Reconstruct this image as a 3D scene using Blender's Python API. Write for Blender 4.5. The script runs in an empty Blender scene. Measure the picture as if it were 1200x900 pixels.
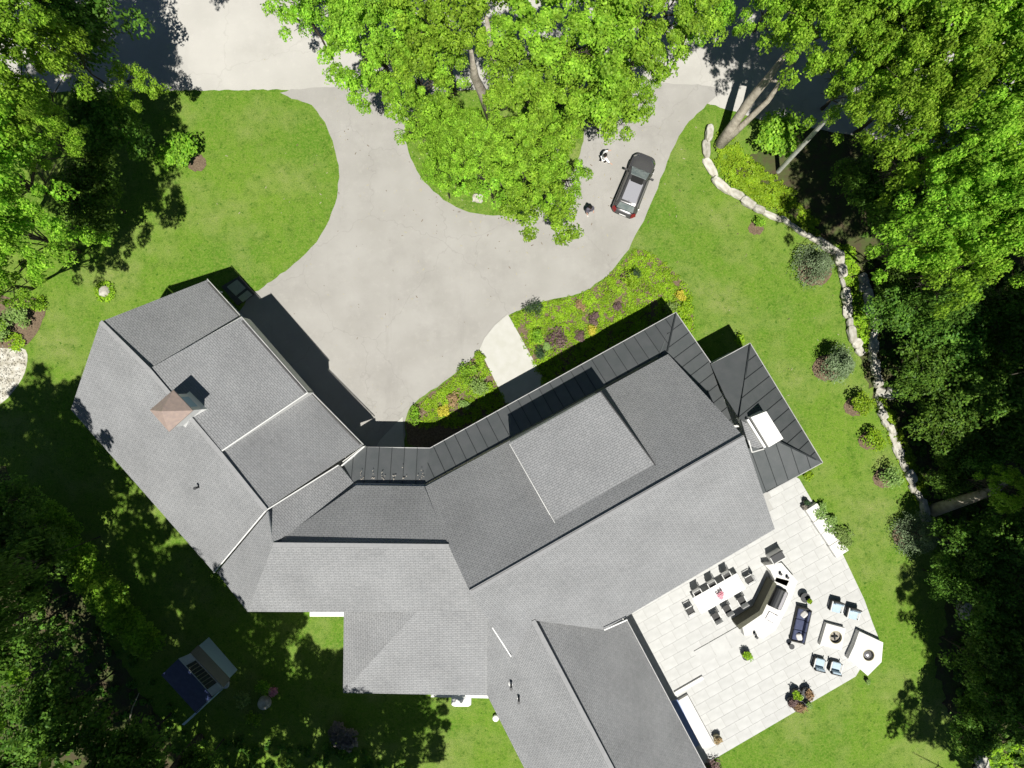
import bpy, bmesh, math, random
import numpy as np
from mathutils import Vector, Matrix, noise
R = math.radians
random.seed(7)
SC = bpy.context.scene
COL = SC.collection

# ------------------------------------------------------------------ camera, sky, sun, exposure
H = 53.7            # drone height in metres
F = 848.0           # focal length in photo pixels (photo 1200 x 900)
cd = bpy.data.cameras.new('camera'); cam = bpy.data.objects.new('camera', cd); COL.objects.link(cam)
cam.location = (0, 0, H); cam.rotation_euler = (0, 0, 0)
cd.sensor_width = 36; cd.lens = F / 1200 * 36; cd.clip_end = 2000
SC.camera = cam
w = bpy.data.worlds.new('World'); SC.world = w; w.use_nodes = True
nt = w.node_tree; bg = nt.nodes['Background']
sky = nt.nodes.new('ShaderNodeTexSky'); sky.sky_type = 'NISHITA'; sky.sun_disc = False; sky.air_density = .5; sky.dust_density = .1
SD = Vector((-0.03, 0.37, -1.0)).normalized()      # direction light travels
el = math.asin(-SD.z)
sky.sun_elevation = el; sky.sun_rotation = math.atan2(-SD.x, -SD.y)
nt.links.new(sky.outputs[0], bg.inputs[0]); bg.inputs[1].default_value = 0.05
sd = bpy.data.lights.new('sun', 'SUN'); sd.energy = 5.0; sd.angle = R(0.53); sd.color = (1, .965, .9)
sun = bpy.data.objects.new('sun', sd); COL.objects.link(sun)
sun.rotation_euler = SD.to_track_quat('-Z', 'Y').to_euler(); sun.location = (0, -20, 60)
vs = SC.view_settings; vs.view_transform = 'Standard'; vs.look = 'None'; vs.exposure = 0.4; vs.gamma = 1

# ------------------------------------------------------------------ helpers
def G(px, py, z=0.0):
    """the place at height z that the photograph shows at pixel px, py"""
    return Vector(((px - 600) / F * (H - z), (450 - py) / F * (H - z), z))
def D2(dx, dy): return math.atan2(-dy, dx)          # image direction -> angle on the ground

MATS = {}
def mat(name, col, rough=.8, vary=0, scale=3, col2=None, bump=0, bscale=30, metal=0, rnd=0, spec=.3, detail=4, lo=.35, hi=.65):
    m = bpy.data.materials.new(name); m.use_nodes = True; n = m.node_tree.nodes; l = m.node_tree.links
    p = n['Principled BSDF']; p.inputs['Roughness'].default_value = rough; p.inputs['Metallic'].default_value = metal
    p.inputs['Specular IOR Level'].default_value = spec
    col = tuple(col) + (1,)
    p.inputs['Base Color'].default_value = col
    tc = n.new('ShaderNodeTexCoord'); last = None
    if col2 is not None:
        nz = n.new('ShaderNodeTexNoise'); nz.inputs['Scale'].default_value = scale; nz.inputs['Detail'].default_value = detail
        l.new(tc.outputs['Object'], nz.inputs['Vector'])
        rp = n.new('ShaderNodeMapRange'); rp.inputs[1].default_value = lo; rp.inputs[2].default_value = hi
        l.new(nz.outputs[0], rp.inputs[0])
        mx = n.new('ShaderNodeMix'); mx.data_type = 'RGBA'; l.new(rp.outputs[0], mx.inputs[0])
        mx.inputs[6].default_value = col; mx.inputs[7].default_value = tuple(col2) + (1,)
        last = mx.outputs[2]
    if rnd:
        oi = n.new('ShaderNodeObjectInfo'); mr = n.new('ShaderNodeMapRange'); mr.inputs[3].default_value = 1 - rnd; mr.inputs[4].default_value = 1 + rnd
        l.new(oi.outputs['Random'], mr.inputs[0])
        hs = n.new('ShaderNodeHueSaturation'); l.new(mr.outputs[0], hs.inputs['Value'])
        if last: l.new(last, hs.inputs['Color'])
        else: hs.inputs['Color'].default_value = col
        last = hs.outputs[0]
    if last: l.new(last, p.inputs['Base Color'])
    if bump:
        nb = n.new('ShaderNodeTexNoise'); nb.inputs['Scale'].default_value = bscale; nb.inputs['Detail'].default_value = 5
        l.new(tc.outputs['Object'], nb.inputs['Vector'])
        b = n.new('ShaderNodeBump'); b.inputs['Strength'].default_value = 1; b.inputs['Distance'].default_value = bump
        l.new(nb.outputs[0], b.inputs['Height']); l.new(b.outputs[0], p.inputs['Normal'])
    MATS[name] = m
    return m

def leafmat(name, c1, c2, trans=.35, dark=.55):
    m = bpy.data.materials.new(name); m.use_nodes = True; n = m.node_tree.nodes; l = m.node_tree.links
    n.remove(n['Principled BSDF']); out = n['Material Output']
    ge = n.new('ShaderNodeNewGeometry'); oi = n.new('ShaderNodeObjectInfo')
    mx = n.new('ShaderNodeMix'); mx.data_type = 'RGBA'; l.new(ge.outputs['Random Per Island'], mx.inputs[0])
    mx.inputs[6].default_value = tuple(c1) + (1,); mx.inputs[7].default_value = tuple(c2) + (1,)
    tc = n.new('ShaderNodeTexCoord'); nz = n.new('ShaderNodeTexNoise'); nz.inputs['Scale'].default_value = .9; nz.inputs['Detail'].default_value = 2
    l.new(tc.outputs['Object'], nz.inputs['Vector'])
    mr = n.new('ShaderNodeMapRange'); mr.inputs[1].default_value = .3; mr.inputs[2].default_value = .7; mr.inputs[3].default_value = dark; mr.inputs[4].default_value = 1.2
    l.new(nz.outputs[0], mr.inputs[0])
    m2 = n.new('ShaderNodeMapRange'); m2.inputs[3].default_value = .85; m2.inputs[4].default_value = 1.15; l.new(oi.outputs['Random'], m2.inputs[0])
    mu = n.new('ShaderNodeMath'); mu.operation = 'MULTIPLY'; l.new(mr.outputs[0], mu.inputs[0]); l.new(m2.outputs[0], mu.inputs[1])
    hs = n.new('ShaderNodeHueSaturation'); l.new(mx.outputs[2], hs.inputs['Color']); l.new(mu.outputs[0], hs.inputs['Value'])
    m3 = n.new('ShaderNodeMapRange'); m3.inputs[3].default_value = .488; m3.inputs[4].default_value = .506; l.new(oi.outputs['Random'], m3.inputs[0]); l.new(m3.outputs[0], hs.inputs['Hue'])
    pb = n.new('ShaderNodeBsdfPrincipled'); pb.inputs['Roughness'].default_value = .5; pb.inputs['Specular IOR Level'].default_value = .18
    l.new(hs.outputs[0], pb.inputs['Base Color'])
    tr = n.new('ShaderNodeBsdfTranslucent'); l.new(hs.outputs[0], tr.inputs['Color'])
    ms = n.new('ShaderNodeMixShader'); ms.inputs[0].default_value = trans
    l.new(pb.outputs[0], ms.inputs[1]); l.new(tr.outputs[0], ms.inputs[2]); l.new(ms.outputs[0], out.inputs[0])
    MATS[name] = m
    return m

def tag(o, label=None, cat=None, group=None, kind=None):
    if label: o['label'] = label
    if cat: o['category'] = cat
    if group: o['group'] = group
    if kind: o['kind'] = kind
    return o
def empty(name, loc=(0, 0, 0), rz=0, label=None, cat=None, group=None):
    o = bpy.data.objects.new(name, None); COL.objects.link(o); o.location = loc; o.rotation_euler = (0, 0, rz)
    o.empty_display_size = .3
    return tag(o, label, cat, group)
def mk(name, verts, faces, m, parent=None, world=False, mi=None, uv=None, smooth=False, loc=None):
    """one mesh object; world=True: the verts are world points and are made local to the parent"""
    if world and parent is not None:
        pl = parent.location.copy(); q = parent
        while q.parent: q = q.parent; pl += q.location
        verts = [Vector(v) - pl for v in verts]
    me = bpy.data.meshes.new(name); me.from_pydata([tuple(v) for v in verts], [], faces)
    for x in (m if isinstance(m, (list, tuple)) else [m]): me.materials.append(x)
    if mi: me.polygons.foreach_set('material_index', mi)
    if uv:
        L = me.uv_layers.new(name='UVMap'); L.data.foreach_set('uv', [c for p in uv for c in p])
    if smooth: me.polygons.foreach_set('use_smooth', [True] * len(me.polygons))
    me.update()
    o = bpy.data.objects.new(name, me); COL.objects.link(o); o.parent = parent
    if loc is not None: o.location = loc
    return o
class MB:
    """collects shapes for one mesh"""
    def __init__(s): s.v = []; s.f = []; s.m = []
    def add(s, v, f, m=0):
        b = len(s.v); s.v += [Vector(p) for p in v]; s.f += [tuple(i + b for i in q) for q in f]; s.m += [m] * len(f); return s
    def box(s, c, d, rz=0, m=0, tap=1.0, rx=0, ry=0):
        x, y, z = d[0] / 2, d[1] / 2, d[2] / 2
        P = [(-x, -y, -z), (x, -y, -z), (x, y, -z), (-x, y, -z), (-x * tap, -y * tap, z), (x * tap, -y * tap, z), (x * tap, y * tap, z), (-x * tap, y * tap, z)]
        M = Matrix.Rotation(rz, 3, 'Z') @ Matrix.Rotation(ry, 3, 'Y') @ Matrix.Rotation(rx, 3, 'X')
        return s.add([M @ Vector(p) + Vector(c) for p in P], [(0, 3, 2, 1), (4, 5, 6, 7), (0, 1, 5, 4), (1, 2, 6, 5), (2, 3, 7, 6), (3, 0, 4, 7)], m)
    def bevbox(s, c, d, b, rz=0, m=0, rx=0, ry=0):
        """box with softened top and upright edges"""
        x, y, z = d[0] / 2, d[1] / 2, d[2] / 2
        def ring(ix, zz):
            X, Y = x - ix, y - ix; k = b
            return [(-X + k, -Y, zz), (X - k, -Y, zz), (X, -Y + k, zz), (X, Y - k, zz), (X - k, Y, zz), (-X + k, Y, zz), (-X, Y - k, zz), (-X, -Y + k, zz)]
        P = ring(b * .5, -z) + ring(0, -z + b) + ring(0, z - b) + ring(b * .8, z)
        M = Matrix.Rotation(rz, 3, 'Z') @ Matrix.Rotation(ry, 3, 'Y') @ Matrix.Rotation(rx, 3, 'X')
        Fc = [tuple(range(7, -1, -1)), tuple(range(24, 32))]
        for k in range(3):
            for i in range(8): Fc.append((k * 8 + i, k * 8 + (i + 1) % 8, k * 8 + 8 + (i + 1) % 8, k * 8 + 8 + i))
        return s.add([M @ Vector(p) + Vector(c) for p in P], Fc, m)
    def tube(s, p, r, n=8, m=0, cap=True):
        """tube through points p with radii r"""
        p = [Vector(q) for q in p]; r = r if isinstance(r, (list, tuple)) else [r] * len(p)
        V = []
        for i, q in enumerate(p):
            t = (p[min(i + 1, len(p) - 1)] - p[max(i - 1, 0)]).normalized()
            a = t.cross(Vector((0, 0, 1))); a = Vector((1, 0, 0)) if a.length < .05 else a.normalized()
            b = t.cross(a)
            V += [q + (a * math.cos(2 * math.pi * k / n) + b * math.sin(2 * math.pi * k / n)) * r[i] for k in range(n)]
        Fc = [(i * n + k, i * n + (k + 1) % n, (i + 1) * n + (k + 1) % n, (i + 1) * n + k) for i in range(len(p) - 1) for k in range(n)]
        if cap: Fc += [tuple(range(n - 1, -1, -1)), tuple((len(p) - 1) * n + k for k in range(n))]
        return s.add(V, Fc, m)
    def lathe(s, prof, n=16, c=(0, 0, 0), m=0, cap=True):
        V = [Vector((r * math.cos(2 * math.pi * k / n), r * math.sin(2 * math.pi * k / n), z)) + Vector(c) for r, z in prof for k in range(n)]
        Fc = [(i * n + k, i * n + (k + 1) % n, (i + 1) * n + (k + 1) % n, (i + 1) * n + k) for i in range(len(prof) - 1) for k in range(n)]
        if cap: Fc += [tuple(range(n - 1, -1, -1)), tuple((len(prof) - 1) * n + k for k in range(n))]
        return s.add(V, Fc, m)
    def prism(s, poly, z0, z1, m=0, mtop=None):
        n = len(poly)
        V = [(p[0], p[1], z0) for p in poly] + [(p[0], p[1], z1) for p in poly]
        s.add(V, [tuple(range(n - 1, -1, -1))] + [(i, (i + 1) % n, n + (i + 1) % n, n + i) for i in range(n)], m)
        b = len(s.v) - 2 * n
        s.f.append(tuple(b + n + i for i in range(n))); s.m.append(m if mtop is None else mtop)
        return s
    def build(s, name, m, parent=None, world=False, smooth=False):
        return mk(name, s.v, s.f, m, parent, world, mi=s.m, smooth=smooth)
def area(poly): return sum(poly[i][0] * poly[(i + 1) % len(poly)][1] - poly[(i + 1) % len(poly)][0] * poly[i][1] for i in range(len(poly))) / 2
def ccw(poly): return poly if area(poly) > 0 else poly[::-1]
def clip(poly, conv):
    """Sutherland-Hodgman: poly cut by the convex ccw window conv (2-D)"""
    out = [tuple(p[:2]) for p in poly]
    for i in range(len(conv)):
        a, b = conv[i], conv[(i + 1) % len(conv)]
        inp, out = out, []
        if not inp: return []
        sd_ = lambda p: (b[0] - a[0]) * (p[1] - a[1]) - (b[1] - a[1]) * (p[0] - a[0])
        for k in range(len(inp)):
            p, q = inp[k - 1], inp[k]; sp, sq = sd_(p), sd_(q)
            if (sp >= 0) != (sq >= 0):
                t = sp / (sp - sq); out.append((p[0] + (q[0] - p[0]) * t, p[1] + (q[1] - p[1]) * t))
            if sq >= 0: out.append(q)
    return out
def smoothpts(P, n=5, closed=True):
    out = []; N = len(P)
    for i in range(N if closed else N - 1):
        p0, p1, p2, p3 = [Vector(P[(i + k) % N] if closed else P[min(max(i + k, 0), N - 1)]).to_2d() for k in (-1, 0, 1, 2)]
        for k in range(n):
            t = k / n
            out.append(.5 * ((2 * p1) + (p2 - p0) * t + (2 * p0 - 5 * p1 + 4 * p2 - p3) * t * t + (3 * p1 - p0 - 3 * p2 + p3) * t ** 3))
    if not closed: out.append(Vector(P[-1]).to_2d())
    return out
def sheet(name, pts, z, m, sm=0, edge=0, jit=0, z0=None, seed=1, parent=None, world=False):
    """flat ground sheet from an outline in photo pixels; edge: thickness, jit: ragged border"""
    P = smoothpts(pts, sm) if sm else [Vector(p[:2]) for p in pts]
    Q = [G(p.x, p.y).to_2d() for p in P]
    if jit:
        rr = random.Random(seed); S = []
        for i in range(len(Q)):
            a, b = Q[i], Q[(i + 1) % len(Q)]; k = max(1, int((b - a).length / .35))
            k = min(k, 200)
            for j in range(k):
                S.append(a + (b - a) * j / k + Vector((rr.uniform(-jit, jit), rr.uniform(-jit, jit))))
        Q = S
    Q = ccw([tuple(q) for q in Q])
    if edge:
        o = MB().prism(Q, z - edge, z).build(name, m, parent, world)
    else:
        o = mk(name, [(q[0], q[1], z) for q in Q], [tuple(range(len(Q)))], m, parent, world)
    return o
def pip(x, y, P):
    c = False; j = len(P) - 1
    for i in range(len(P)):
        if (P[i][1] > y) != (P[j][1] > y) and x < (P[j][0] - P[i][0]) * (y - P[i][1]) / (P[j][1] - P[i][1]) + P[i][0]: c = not c
        j = i
    return c

# ------------------------------------------------------------------ materials
def grass_mat():
    m = mat('lawn_grass', (.075, .155, .012), .9, bump=.03, bscale=14, spec=.1)
    n = m.node_tree.nodes; l = m.node_tree.links; p = n['Principled BSDF']
    tc = n.new('ShaderNodeTexCoord')
    def nz(scale, lo, hi, detail=4, off=0):
        mp = n.new('ShaderNodeMapping'); mp.inputs[1].default_value = (off, off, 0); l.new(tc.outputs['Object'], mp.inputs[0])
        a = n.new('ShaderNodeTexNoise'); a.inputs['Scale'].default_value = scale; a.inputs['Detail'].default_value = detail; a.inputs['Roughness'].default_value = .65
        l.new(mp.outputs[0], a.inputs['Vector'])
        r = n.new('ShaderNodeMapRange'); r.inputs[1].default_value = lo; r.inputs[2].default_value = hi; l.new(a.outputs[0], r.inputs[0]); return r.outputs[0]
    def mix(f, a, b):
        x = n.new('ShaderNodeMix'); x.data_type = 'RGBA'; l.new(f, x.inputs[0])
        for s, v in ((6, a), (7, b)):
            if isinstance(v, tuple): x.inputs[s].default_value = v + (1,)
            else: l.new(v, x.inputs[s])
        return x.outputs[2]
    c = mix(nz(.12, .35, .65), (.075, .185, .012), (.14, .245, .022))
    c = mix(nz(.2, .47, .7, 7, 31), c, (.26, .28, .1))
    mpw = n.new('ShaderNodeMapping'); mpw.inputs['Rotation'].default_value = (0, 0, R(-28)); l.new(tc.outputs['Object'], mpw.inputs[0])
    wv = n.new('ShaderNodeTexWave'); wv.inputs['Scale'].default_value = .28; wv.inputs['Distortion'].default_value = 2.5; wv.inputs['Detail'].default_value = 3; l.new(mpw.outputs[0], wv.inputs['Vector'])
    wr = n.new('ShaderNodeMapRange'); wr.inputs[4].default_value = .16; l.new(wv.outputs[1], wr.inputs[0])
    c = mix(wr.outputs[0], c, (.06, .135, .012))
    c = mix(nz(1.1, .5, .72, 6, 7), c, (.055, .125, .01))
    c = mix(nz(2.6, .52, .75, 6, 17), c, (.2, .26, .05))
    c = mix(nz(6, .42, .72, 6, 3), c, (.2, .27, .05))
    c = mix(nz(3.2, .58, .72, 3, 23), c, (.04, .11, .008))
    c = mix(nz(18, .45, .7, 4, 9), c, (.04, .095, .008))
    l.new(c, p.inputs['Base Color'])
    return m
M = {}
M['grass'] = grass_mat()
M['soil'] = mat('forest_floor', (.07, .055, .03), .95, col2=(.06, .09, .02), scale=1.5, bump=.06, bscale=5)
M['asphalt'] = mat('asphalt', (.295, .285, .262), .9, col2=(.335, .325, .302), scale=.35, bump=.004, bscale=60, spec=.2, detail=8)
M['road'] = mat('road_asphalt', (.385, .375, .345), .9, col2=(.44, .428, .395), scale=.25, bump=.004, bscale=60, spec=.2, detail=8)
M['concrete'] = mat('concrete', (.42, .415, .37), .85, col2=(.46, .455, .42), scale=1.5, bump=.003, bscale=40)
M['paver'] = mat('pale_paver', (.425, .427, .412), .8, col2=(.475, .477, .462), scale=1.4, rnd=.035, bump=.004, bscale=25)
M['joint'] = mat('paver_joint', (.375, .372, .355), .95)
M['stone'] = mat('pale_stone', (.5, .485, .43), .85, col2=(.3, .28, .22), scale=2.2, rnd=.18, bump=.05, bscale=3)
M['white_stone'] = mat('white_stone', (.66, .65, .62), .7, col2=(.6, .59, .56), scale=3, bump=.004, bscale=20)
M['mulch'] = mat('mulch', (.11, .078, .05), .95, col2=(.19, .14, .09), scale=9, bump=.05, bscale=20)
M['white'] = mat('white_paint', (.74, .74, .72), .5, bump=.0005, bscale=50)
M['siding'] = mat('pale_siding', (.62, .62, .6), .6, col2=(.56, .56, .54), scale=4)
M['trim_grey'] = mat('pale_grey_trim', (.4, .4, .39), .6, col2=(.3, .3, .3), scale=2)
M['fascia'] = mat('dark_fascia', (.05, .05, .052), .5, col2=(.07, .07, .07), scale=5)
M['glass'] = mat('dark_glass', (.02, .025, .03), .08, spec=.8)
M['screen'] = mat('grey_windscreen', (.13, .16, .16), .2, spec=.6, col2=(.22, .25, .24), scale=3)  # lightened to paint in the reflections on the car glass
M['metalroof'] = mat('standing_seam_metal', (.105, .115, .117), .5, col2=(.125, .132, .135), scale=1.2, metal=.35, rnd=.05)
M['seam'] = mat('metal_seam', (.03, .034, .036), .5)
M['copper'] = mat('copper_roof', (.44, .34, .29), .5, col2=(.37, .29, .26), scale=5, metal=.1)
M['blue_roof'] = mat('blue_shed_metal', (.035, .05, .14), .5, col2=(.05, .07, .17), scale=3)
M['blue_trim'] = mat('pale_blue_paint', (.35, .5, .62), .5)
M['bark_pale'] = mat('pale_bark', (.42, .38, .31), .9, col2=(.27, .24, .19), scale=3, bump=.03, bscale=12)
M['bark'] = mat('brown_bark', (.09, .075, .055), .9, col2=(.05, .045, .035), scale=3, bump=.03, bscale=12)
M['pole'] = mat('weathered_pole', (.55, .55, .5), .8, col2=(.4, .4, .36), scale=4)
M['leaf_maple'] = leafmat('maple_leaves', (.16, .37, .02), (.45, .74, .07), .42)
M['leaf_deep'] = leafmat('deep_green_leaves', (.135, .34, .02), (.4, .68, .06), .42)
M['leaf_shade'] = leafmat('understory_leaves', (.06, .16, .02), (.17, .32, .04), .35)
M['leaf_lime'] = leafmat('lime_leaves', (.17, .36, .015), (.34, .52, .03), .3, .75)
M['leaf_spruce'] = leafmat('spruce_needles', (.12, .19, .08), (.26, .35, .19), .15)
M['leaf_hydrangea'] = leafmat('pale_green_leaves', (.16, .28, .06), (.28, .4, .12), .25, .8)
M['leaf_yellow'] = leafmat('yellow_leaves', (.42, .42, .03), (.6, .52, .07), .2, .8)
M['leaf_purple'] = leafmat('purple_leaves', (.14, .09, .09), (.25, .17, .15), .15)
M['leaf_dark'] = leafmat('dark_glossy_leaves', (.02, .05, .02), (.07, .12, .05), .1)
M['leaf_pink'] = leafmat('pink_petals', (.6, .2, .3), (.75, .4, .45), .2, .8)
M['leaf_tan'] = leafmat('tan_fronds', (.3, .2, .1), (.45, .32, .16), .2)
M['leaf_dead'] = leafmat('dead_twigs', (.2, .18, .15), (.3, .27, .22), .1)
M['wicker'] = mat('dark_wicker', (.03, .03, .03), .7, col2=(.06, .06, .058), scale=40)
M['navy'] = mat('navy_cushion', (.05, .06, .11), .9, col2=(.065, .075, .13), scale=6)
M['skyblue'] = mat('pale_blue_cushion', (.36, .46, .54), .9, col2=(.42, .52, .6), scale=5)
M['cream'] = mat('cream_cushion', (.62, .6, .57), .9)
M['steel'] = mat('brushed_steel', (.35, .34, .35), .35, metal=.7, col2=(.42, .41, .42), scale=8)
M['char'] = mat('charcoal_metal', (.03, .032, .035), .5)
M['teal'] = mat('grey_teal_sling', (.3, .38, .36), .8)
M['olive'] = mat('olive_stone_panel', (.06, .06, .045), .8, col2=(.09, .09, .06), scale=10)  # darkened to carry the shade on the kitchen bar wall
M['ash'] = mat('ash', (.4, .37, .32), .95, col2=(.2, .18, .15), scale=9, bump=.05, bscale=14)
M['pot'] = mat('charcoal_pot', (.06, .06, .06), .6)
M['claypot'] = mat('stone_pot', (.36, .33, .22), .8)
M['carpaint'] = mat('charcoal_car_paint', (.1, .098, .1), .3, spec=.6, metal=.4)
M['carroof'] = mat('sunlit_silver_roof_paint', (.36, .36, .39), .3, metal=.3, spec=.6)  # lighter copy of the car paint, sunlight put into its colour
M['tyre'] = mat('tyre_rubber', (.015, .015, .015), .9)
M['chrome'] = mat('chrome', (.6, .6, .6), .15, metal=1)
M['red'] = mat('tail_light_red', (.2, .02, .02), .3)
M['skin'] = mat('skin', (.5, .32, .24), .6)
M['hair'] = mat('dark_hair', (.012, .01, .008), .7)
M['shirt'] = mat('white_shirt', (.75, .75, .73), .9)
M['jacket'] = mat('slate_jacket', (.09, .085, .11), .9, col2=(.12, .115, .14), scale=12)
M['trouser'] = mat('dark_trousers', (.02, .02, .025), .9)
M['shoe'] = mat('pale_shoe', (.55, .54, .5), .8)
M['bluecover'] = mat('blue_cover', (.17, .23, .42), .6, col2=(.2, .27, .46), scale=3)  # bluish eave shade put into a colour

def shingle_mat(name, c1, c2, line):
    m = bpy.data.materials.new(name); m.use_nodes = True; n = m.node_tree.nodes; l = m.node_tree.links
    p = n['Principled BSDF']; p.inputs['Roughness'].default_value = .9; p.inputs['Specular IOR Level'].default_value = .15
    uv = n.new('ShaderNodeUVMap'); uv.uv_map = 'UVMap'
    bk = n.new('ShaderNodeTexBrick'); l.new(uv.outputs[0], bk.inputs['Vector'])
    bk.inputs['Scale'].default_value = 1; bk.inputs['Brick Width'].default_value = .3; bk.inputs['Row Height'].default_value = .14
    bk.inputs['Mortar Size'].default_value = .014; bk.inputs['Mortar Smooth'].default_value = .6
    bk.inputs['Color1'].default_value = c1 + (1,); bk.inputs['Color2'].default_value = c2 + (1,); bk.inputs['Mortar'].default_value = line + (1,)
    bk.offset = .37; bk.squash = 1
    nz = n.new('ShaderNodeTexNoise'); nz.inputs['Scale'].default_value = 3.2; nz.inputs['Detail'].default_value = 6; nz.inputs['Roughness'].default_value = .7; l.new(uv.outputs[0], nz.inputs['Vector'])
    nz2 = n.new('ShaderNodeTexNoise'); nz2.inputs['Scale'].default_value = .35; nz2.inputs['Detail'].default_value = 3; l.new(uv.outputs[0], nz2.inputs['Vector'])
    ad = n.new('ShaderNodeMath'); ad.operation = 'ADD'; l.new(nz.outputs[0], ad.inputs[0]); l.new(nz2.outputs[0], ad.inputs[1])
    mr = n.new('ShaderNodeMapRange'); mr.inputs[1].default_value = .7; mr.inputs[2].default_value = 1.3; mr.inputs[3].default_value = .86; mr.inputs[4].default_value = 1.14; l.new(ad.outputs[0], mr.inputs[0])
    hs = n.new('ShaderNodeHueSaturation'); l.new(bk.outputs[0], hs.inputs['Color']); l.new(mr.outputs[0], hs.inputs['Value'])
    l.new(hs.outputs[0], p.inputs['Base Color'])
    b = n.new('ShaderNodeBump'); b.inputs['Distance'].default_value = .02; b.invert = True; l.new(bk.outputs['Fac'], b.inputs['Height']); l.new(b.outputs[0], p.inputs['Normal'])
    return m
M['shingle'] = shingle_mat('grey_shingles', (.246, .252, .258), (.274, .278, .283), (.205, .209, .213))
M['ridge'] = mat('ridge_shingle', (.235, .239, .242), .9, col2=(.265, .268, .272), scale=6)

def wear(m, dark, light):
    n = m.node_tree.nodes; l = m.node_tree.links; p = n['Principled BSDF']
    src = p.inputs['Base Color'].links[0].from_socket; tc = n.new('ShaderNodeTexCoord')
    def layer(src, sc, lo, hi, col, fac, st=(1, 1, 1), vor=False):
        mp = n.new('ShaderNodeMapping'); mp.inputs['Scale'].default_value = st; mp.inputs['Location'].default_value = (sc, hi * 9, 0); l.new(tc.outputs['Object'], mp.inputs[0])
        if vor:
            wn = n.new('ShaderNodeTexNoise'); wn.inputs['Scale'].default_value = 1.3; l.new(mp.outputs[0], wn.inputs['Vector'])
            va = n.new('ShaderNodeVectorMath'); va.operation = 'ADD'; l.new(mp.outputs[0], va.inputs[0]); l.new(wn.outputs['Color'], va.inputs[1])
            t = n.new('ShaderNodeTexVoronoi'); t.feature = 'DISTANCE_TO_EDGE'; t.inputs['Scale'].default_value = sc; l.new(va.outputs[0], t.inputs['Vector']); o = t.outputs[0]
        else:
            t = n.new('ShaderNodeTexNoise'); t.inputs['Scale'].default_value = sc; t.inputs['Detail'].default_value = 7; t.inputs['Roughness'].default_value = .7; l.new(mp.outputs[0], t.inputs['Vector']); o = t.outputs[0]
        r_ = n.new('ShaderNodeMapRange'); r_.inputs[1].default_value = lo; r_.inputs[2].default_value = hi; r_.inputs[3].default_value = fac if vor else 0; r_.inputs[4].default_value = 0 if vor else fac; l.new(o, r_.inputs[0])
        x = n.new('ShaderNodeMix'); x.data_type = 'RGBA'; l.new(r_.outputs[0], x.inputs[0]); l.new(src, x.inputs[6]); x.inputs[7].default_value = col + (1,); return x.outputs[2]
    c = layer(src, .25, .5, .75, dark, .45)
    c = layer(c, 1.6, .55, .8, light, .5)
    c = layer(c, .5, .58, .75, dark, .4, (1, .12, 1))
    c = layer(c, 30, .55, .8, dark, .35)
    c = layer(c, 5, .62, .8, light, .5)
    c = layer(c, .14, 0, .006, dark, .35, vor=True)
    l.new(c, p.inputs['Base Color'])
wear(M['asphalt'], (.21, .2, .185), (.4, .385, .35)); wear(M['road'], (.3, .29, .26), (.5, .48, .44))

# ------------------------------------------------------------------ ground, roads, lawn
gr = mk('ground', [(-400, -400, -.02), (400, -400, -.02), (400, 400, -.02), (-400, 400, -.02)], [(0, 1, 2, 3)], M['soil']); tag(gr, kind='structure')
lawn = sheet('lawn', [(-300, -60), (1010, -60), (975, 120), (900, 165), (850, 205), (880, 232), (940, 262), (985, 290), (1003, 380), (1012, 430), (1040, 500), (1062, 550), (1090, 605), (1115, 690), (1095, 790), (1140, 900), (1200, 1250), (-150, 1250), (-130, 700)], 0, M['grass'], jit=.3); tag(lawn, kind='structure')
bank = sheet('forest_floor', [(-300, 640), (-30, 545), (30, 590), (90, 690), (150, 790), (190, 850), (230, 960), (260, 1250), (-300, 1250)], .008, M['soil'], sm=3, jit=.15); tag(bank, kind='structure')
road = sheet('road', [(-300, -140), (1500, -140), (1500, 190), (1100, 175), (960, 152), (900, 142), (850, 128), (820, 118), (700, 108), (420, 106), (342, 105), (217, 106), (-300, 112)], .012, M['road'], sm=0, jit=.05); tag(road, kind='structure')
drive_px = [(342, 105), (366, 124), (384, 150), (394, 180), (397, 208), (392, 240), (376, 276), (350, 305), (309, 336), (290, 350), (280, 385), (330, 440), (420, 520), (470, 520), (474, 495), (482, 476), (505, 458), (535, 436), (562, 410), (577, 386), (597, 369), (640, 352), (676, 345), (705, 328), (727, 306), (745, 276), (762, 240), (778, 200), (795, 160), (812, 138), (828, 122), (828, 100), (600, 98)]
drive = sheet('driveway', drive_px, .02, M['asphalt'], sm=4, jit=.055); tag(drive, kind='structure')
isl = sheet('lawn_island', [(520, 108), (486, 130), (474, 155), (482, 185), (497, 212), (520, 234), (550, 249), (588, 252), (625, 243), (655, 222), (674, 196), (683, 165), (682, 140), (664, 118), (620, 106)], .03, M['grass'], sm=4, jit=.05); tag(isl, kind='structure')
walk = sheet('walkway', [(562, 409), (568, 396), (580, 381), (595, 368), (652, 470), (606, 500)], .09, M['concrete'], edge=.09); tag(walk, kind='structure')
walk2 = sheet('path', [(472, 488), (474, 525), (440, 525), (446, 515), (462, 498)], .08, M['concrete'], edge=.08); tag(walk2, kind='structure')
grav = sheet('gravel_patch', [(-60, 400), (-10, 398), (8, 405), (30, 410), (31, 430), (22, 450), (0, 474), (-40, 490), (-90, 480)], .014, M['stone'], sm=3); tag(grav, kind='structure')
def mulchbed(px, z=.025, n=4): 
    o = sheet('mulch_bed', px, z, M['mulch'], sm=n, jit=.06); return tag(o, kind='structure')
bedL = [(476, 497), (483, 478), (506, 460), (536, 438), (561, 412), (603, 480), (606, 500), (560, 520), (500, 530), (478, 520)]
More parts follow.
